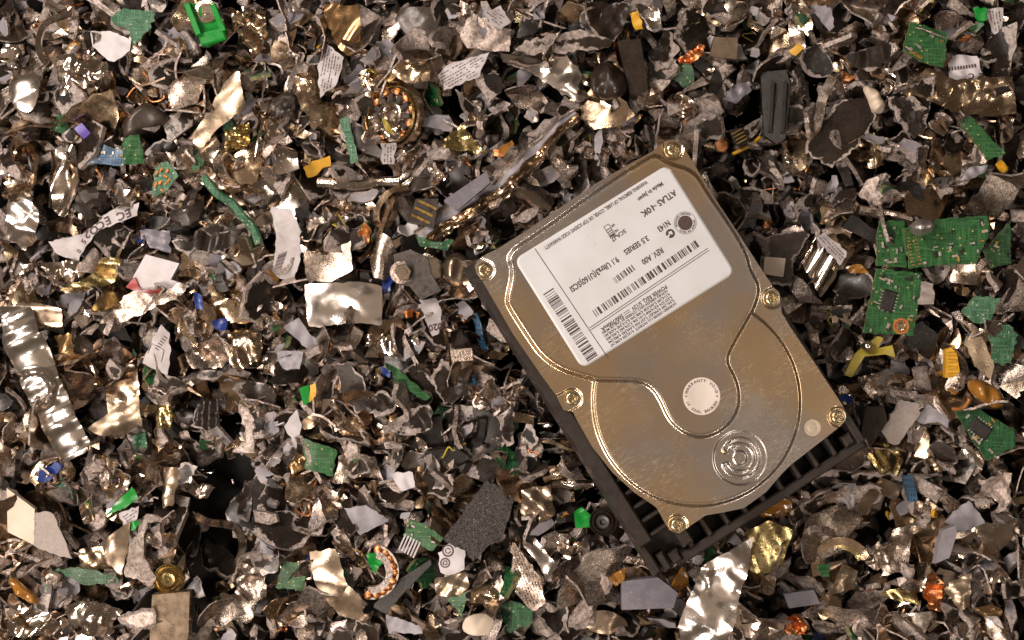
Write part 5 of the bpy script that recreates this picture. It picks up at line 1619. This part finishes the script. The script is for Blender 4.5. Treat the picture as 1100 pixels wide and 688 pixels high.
    if kids:
        root = bpy.data.objects.new(it["name"], None); COL.objects.link(root)
        root.location = (cen[0] * U, cen[1] * U, zz * U)
        root["label"] = it["label"]; root["category"] = it["cat"]
        if it.get("group"):
            root["group"] = it["group"]
        put(main, me, root)
    else:
        put(it["name"], me, None, (cen[0], cen[1], zz), **tagk)
        return
    pa = principal(poly)
    d = np.array([math.cos(pa), math.sin(pa)]); u = np.array([-d[1], d[0]])

    def inpoly(m, marg=1.0):
        out = []
        if m < 1:
            return out
        lo, hi = poly.min(0), poly.max(0)
        for _ in range(400):
            p = r.uniform(lo, hi)[None]
            if inside(p, poly)[0] and nearest(p, poly)[1][0] > marg:
                out.append(p[0])
                if len(out) == m:
                    break
        return out

    def comp(name, p, w, l, h, m, a):
        V, F = box(-l / 2, l / 2, -w / 2, w / 2, -.3, h, min(w, l) * .12)
        z = float(zf(np.array([p[0]]), np.array([p[1]]))[0]) + th / 2
        return put(name, mesh(name, V, F, [m], smooth=False), root, (p[0], p[1], z), rot=(0, 0, a))
    if "chip" in o:
        p = poly.mean(0) + d * 0 + np.array([-2.5, 1.0])
        c = comp("chip", p, 6, 9.5, 1.0, "black", pa + (0.1))
        for s in (-1, 1):
            for j in range(6):
                V, F = box(-.25, .25, -.5, .5, -.2, .35)
                put("pin", mesh("pin", V, F, ["solder"], smooth=False), c, ((j - 2.5) * 1.4, s * 3.4, 0))
    for j, p in enumerate(inpoly(int(o.get("parts", 0)))):
        m = o.get("pm") or r.choice(["solder", "ceramic", "black", "gold", "solder"])
        row = pa + (0 if r.uniform() < .6 else math.pi / 2)
        c = comp("component", p, r.uniform(.7, 1.3), r.uniform(1.2, 2.6), r.uniform(.5, 1.0), m, row)
        if m == "ceramic":
            V, F = box(-.35, .35, -.62, .62, -.2, .9)
            put("end_cap", mesh("end_cap", V, F, ["solder"], smooth=False), c, (-1.0, 0, 0))
    if "pads" in o:
        E = Q[3] if o["pads"] == 1 else Q[0]
        A, B = (Q[4], Q[3]) if o["pads"] == 1 else (Q[0], Q[6])
        nrm = -(A + B) / 2 / np.hypot(*((A + B) / 2))
        for rowi in range(int(o["pads"])):
            for j in range(11):
                p = A + (B - A) * (.08 + .84 * j / 10) + nrm * (1.6 + 3.0 * rowi)
                if inside(p[None], poly)[0]:
                    comp("gold_pad", p, .75, 1.5, .12, "gold", math.atan2(nrm[1], nrm[0]))
    if "ringp" in o:
        a, b = map(float, o["ringp"].split(","))
        p = px(825 + a / 4, 172 + b / 4) - cen
        z = float(zf(p[:1], p[1:])[0]) + th / 2
        V, F = lathe([(3.6, -.2), (3.6, .35), (2.6, .4), (2.3, .1)], 26)
        c = put("gold_ring", mesh("gold_ring", V, F, ["orange"]), root, (p[0], p[1], z))
        V, F = lathe([(2.1, -.2), (2.0, .8), (1.2, 1.0), (.9, .5), (.05, .5)], 20)
        put("screw_head", mesh("screw_head", V, F, ["screw_gold"]), c)
    if "comb" in o:
        A, B = Q[5], Q[4]
        for j in range(6):
            p = A + (B - A) * (.05 + .9 * j / 5)
            comp("pin", p + np.array([-.6, -2.6]), .75, 7.5, .8, "white", math.radians(66))
    if "pins" in o:
        n_ = int(o["pins"])
        for j in range(n_):
            p = poly.mean(0) + u * 0 + d * (j - (n_ - 1) / 2) * (np.ptp(poly @ d) * .7 / n_)
            comp("pin", p, np.ptp(poly @ d) * .28 / n_, np.ptp(poly @ u) * .7, .8, "gold" , pa + math.pi / 2)
    if "ribs" in o:
        n_ = int(o["ribs"])
        for j in range(n_):
            f = (j - (n_ - 1) / 2) / max(1, n_)
            if n_ > 2:
                comp("rib", poly.mean(0) + d * f * np.ptp(poly @ d) * .85, 1.1, np.ptp(poly @ u) * .66, 1.0, mat, pa + math.pi / 2)
            else:
                comp("rib", poly.mean(0) + u * f * np.ptp(poly @ u) * .8, 1.8, np.ptp(poly @ d) * .68, 2.0, mat, pa)
    if st == "clip":
        c0 = px(215, 6) - cen
        z = th / 2 + float(zf(c0[:1], c0[1:])[0])
        for s, off in ((-1, 0), (1, 0)):
            A, B = (Q[0], Q[5]) if s < 0 else (Q[1], Q[2])
            m_ = (A + B) / 2 * .84
            comp("side_wall", m_, 2.6, np.hypot(*(B - A)) * .98, 3.4, mat, math.atan2(*(B - A)[::-1]))
        comp("cross_bar", (Q[3] + Q[4] + Q[5] + Q[2]) / 4 * .9 , 6.0, 11.5, 2.4, mat, math.radians(15))
        V, F = lathe([(5.0, 0), (5.0, .7), (3.6, .9), (3.2, .3), (1.6, .3), (1.4, .9), (.05, .9)], 28)
        put("steel_disc", mesh("steel_disc", V, F, ["chrome"]), root, (c0[0], c0[1], z))
    if st == "clip2":
        c0 = px(825 + 450 / 4, 344 + 115 / 4) - cen
        V, F = lathe([(.4, -2.6), (1.6, -2.2), (2.5, -.9), (2.6, .4), (1.9, 1.9), (.9, 2.5), (.05, 2.6)], 20)
        put("steel_ball", mesh("steel_ball", V, F, ["chrome"]), root, (c0[0], c0[1], th / 2 + 2 + float(zf(c0[:1], c0[1:])[0])))
    t = o.get("text")
    if t:
        if t == "lines":
            L = []
            wd, ht = np.ptp(poly @ d), np.ptp(poly @ u)
            mid = (poly.min(0) + poly.max(0)) / 2
            for row in np.arange(-ht * .32, ht * .36, 1.25):
                x = -wd * .4
                while x < wd * .4:
                    w = r.uniform(.4, 1.5)
                    p = mid + d * (x + w / 2) + u * row
                    if inside(p[None], poly)[0] and nearest(p[None], poly)[1][0] > .9 and r.uniform() < .8:
                        L.append(quad2(p[0], p[1], w, .42, pa))
                    x += w + r.uniform(.2, .6)
            if L:
                wrapped(*quads2(L), zf, th, "ink", root, "fine_print")
        elif t == "barcode":
            L = []
            for j in range(16):
                p = px(297.5 - j * .62, 270 + j * 1.65) - cen
                L.append(quad2(p[0], p[1], 4.4, r.choice([.22, .4, .5]), math.radians(20)))
            wrapped(*quads2(L), zf, th, "ink", root, "barcode")
        elif t == "chars":
            for ch, (X, Y), h, rt in (("C", (96, 240), 9, 205), ("E", (104, 235), 9, 205), ("O", (89, 245), 9, 205), ("2", (82, 250), 9, 200), ("5", (79, 258), 6, 60), ("0", (73, 268), 5, 60),
                                      ("C", (119, 230), 9, 205), ("E", (127, 227), 9, 205)):
                Vg, Fg = glyphs(ch, h * k_mm)
                Vg = Vg - Vg.mean(0)
                a = math.radians(rt)
                Vg = np.column_stack([Vg[:, 0] * math.cos(a) - Vg[:, 1] * math.sin(a), Vg[:, 0] * math.sin(a) + Vg[:, 1] * math.cos(a)]) + (px(X, Y) - cen)
                wrapped(Vg, Fg, zf, th, "ink", root)
        elif t in ("ce", "num"):
            for s_, (X, Y), h, rt in ((("C", (1058, 74), 6, 180), ("E", (1068, 74), 6, 180)) if t == "ce" else (("020", (466, 352), 7, 190),)):
                Vg, Fg = glyphs(s_, h * k_mm)
                Vg = Vg - Vg.mean(0)
                a = math.radians(rt)
                Vg = np.column_stack([Vg[:, 0] * math.cos(a) - Vg[:, 1] * math.sin(a), Vg[:, 0] * math.sin(a) + Vg[:, 1] * math.cos(a)]) + (px(X, Y) - cen)
                wrapped(Vg, Fg, zf, th, "ink", root)
            if t == "ce":
                wrapped(*quads2([quad2(*(px(1035 + j * 3.1, 66 - j * .4) - cen), .8, 1.6, 0) for j in range(10)]), zf, th, "ink", root, "fine_print")
        elif t == "frame":
            A = [px(*q) - cen for q in ((147, 381), (152, 370), (166, 377), (163, 390))]
            L = []
            for j in range(3):
                m_ = (A[j] + A[j + 1]) / 2; e = A[j + 1] - A[j]
                L.append(quad2(m_[0], m_[1], np.hypot(*e), .25, math.atan2(e[1], e[0])))
            L += [quad2(*(px(158 + j * 1.9, 376 - j * 2.6) - cen), .5, 2.2, 1.0) for j in range(6)]
            wrapped(*quads2(L), zf, th, "ink", root, "printed_frame")
        elif t == "marks":
            for (X, Y), q in (((477, 609), 5.5), ((480, 596), 6.5)):
                c0 = px(X, Y) - cen
                n = 26
                an = np.linspace(0, 2 * math.pi, n, endpoint=False)
                Vr = np.concatenate([np.column_stack([c0[0] + q * k_mm * f * np.cos(an), c0[1] + q * k_mm * f * np.sin(an)]) for f in (.74, 1.0, .3, .5)])
                Fr = [(k, k + n, (k + 1) % n + n, (k + 1) % n) for k in range(n)] + [(k + 2 * n, k + 3 * n, (k + 1) % n + 3 * n, (k + 1) % n + 2 * n) for k in range(n) if k % 9]
                wrapped(Vr, Fr, zf, th, "ink", root, "round_mark")


NAMES = [it["name"] for it in ITEMS]
for i, it in enumerate(ITEMS):
    if NAMES.count(it["name"]) > 1:
        it["group"] = it["name"].replace("_", " ") + " pieces on the heap"
    build(it, i)

# ------------------------------------------------------------------ smaller loose scraps between the large ones
scatter(dict(metal_shred=75, dark_flake=80, grey_chip=110, metal_curl=64, metal_lump=24, board_chip=18, coloured_bit=22, wire_strand=60), np.random.default_rng(32), q=60, big=(.65, 1.1), avoid=.05, tilt=.5, zmax=9)
heap_of("scrap_crumbs", K_LOW, 3600, 0, 0, "tiny crumbs of metal and plastic filling the gaps of the heap",
        dict(metal_shred=6, dark_flake=3, grey_chip=5, wire_strand=.8, board_chip=.2, coloured_bit=.3), (226, 142), .25, True, HERO)

# ------------------------------------------------------------------ labels: each loose scrap told apart by its look and the landmarks round it
MARKS = [(it["short"], it["P"].mean(0)) for it in ITEMS if it["short"]] + [("drive's top corner", np.array([735, 140])), ("drive's upper corner screw", np.array([500, 285]))]
MP = np.array([m[1] for m in MARKS])
SEEN = set(it["label"] for it in ITEMS)
for o, kind, look, size, (X, Y) in LOOSE:
    p = np.array([X, Y])
    sz = "tiny" if size < 8 else "small" if size < 15 else "large" if size > 24 else ""
    dist = np.hypot(*(MP - p).T)
    od = np.argsort(dist)[:9]
    cand = []
    for a in range(len(od)):
        for b in range(a + 1, len(od)):
            va, vb = MP[od[a]] - p, MP[od[b]] - p
            c = va @ vb / (np.hypot(*va) * np.hypot(*vb) + 1e-6)
            if c < -.25:
                cand.append((dist[od[a]] + dist[od[b]] + 30 * c, "%s %s between the %s and the %s" % (sz, look, MARKS[od[a]][0], MARKS[od[b]][0])))
    for a in od[:5]:
        v = p - MP[a]
        if abs(v[1]) > abs(v[0]):
            cand.append((dist[a] * 2 + 12, "%s %s just %s the %s" % (sz, look, "below" if v[1] > 0 else "above", MARKS[a][0])))
        else:
            cand.append((dist[a] * 2 + 12, "%s %s beside the %s" % (sz, look, MARKS[a][0])))
    cand.sort()
    pick = None
    for _, c in cand:
        c = " ".join(c.split())
        if c not in SEEN and len(c.split()) <= 16:
            pick = c
            break
    o["label"] = pick or " ".join(("%s %s near the %s" % (sz, look, MARKS[od[0]][0])).split())
    SEEN.add(o["label"])
    o["category"] = CATS[kind]
    o["group"] = GROUPS[kind]
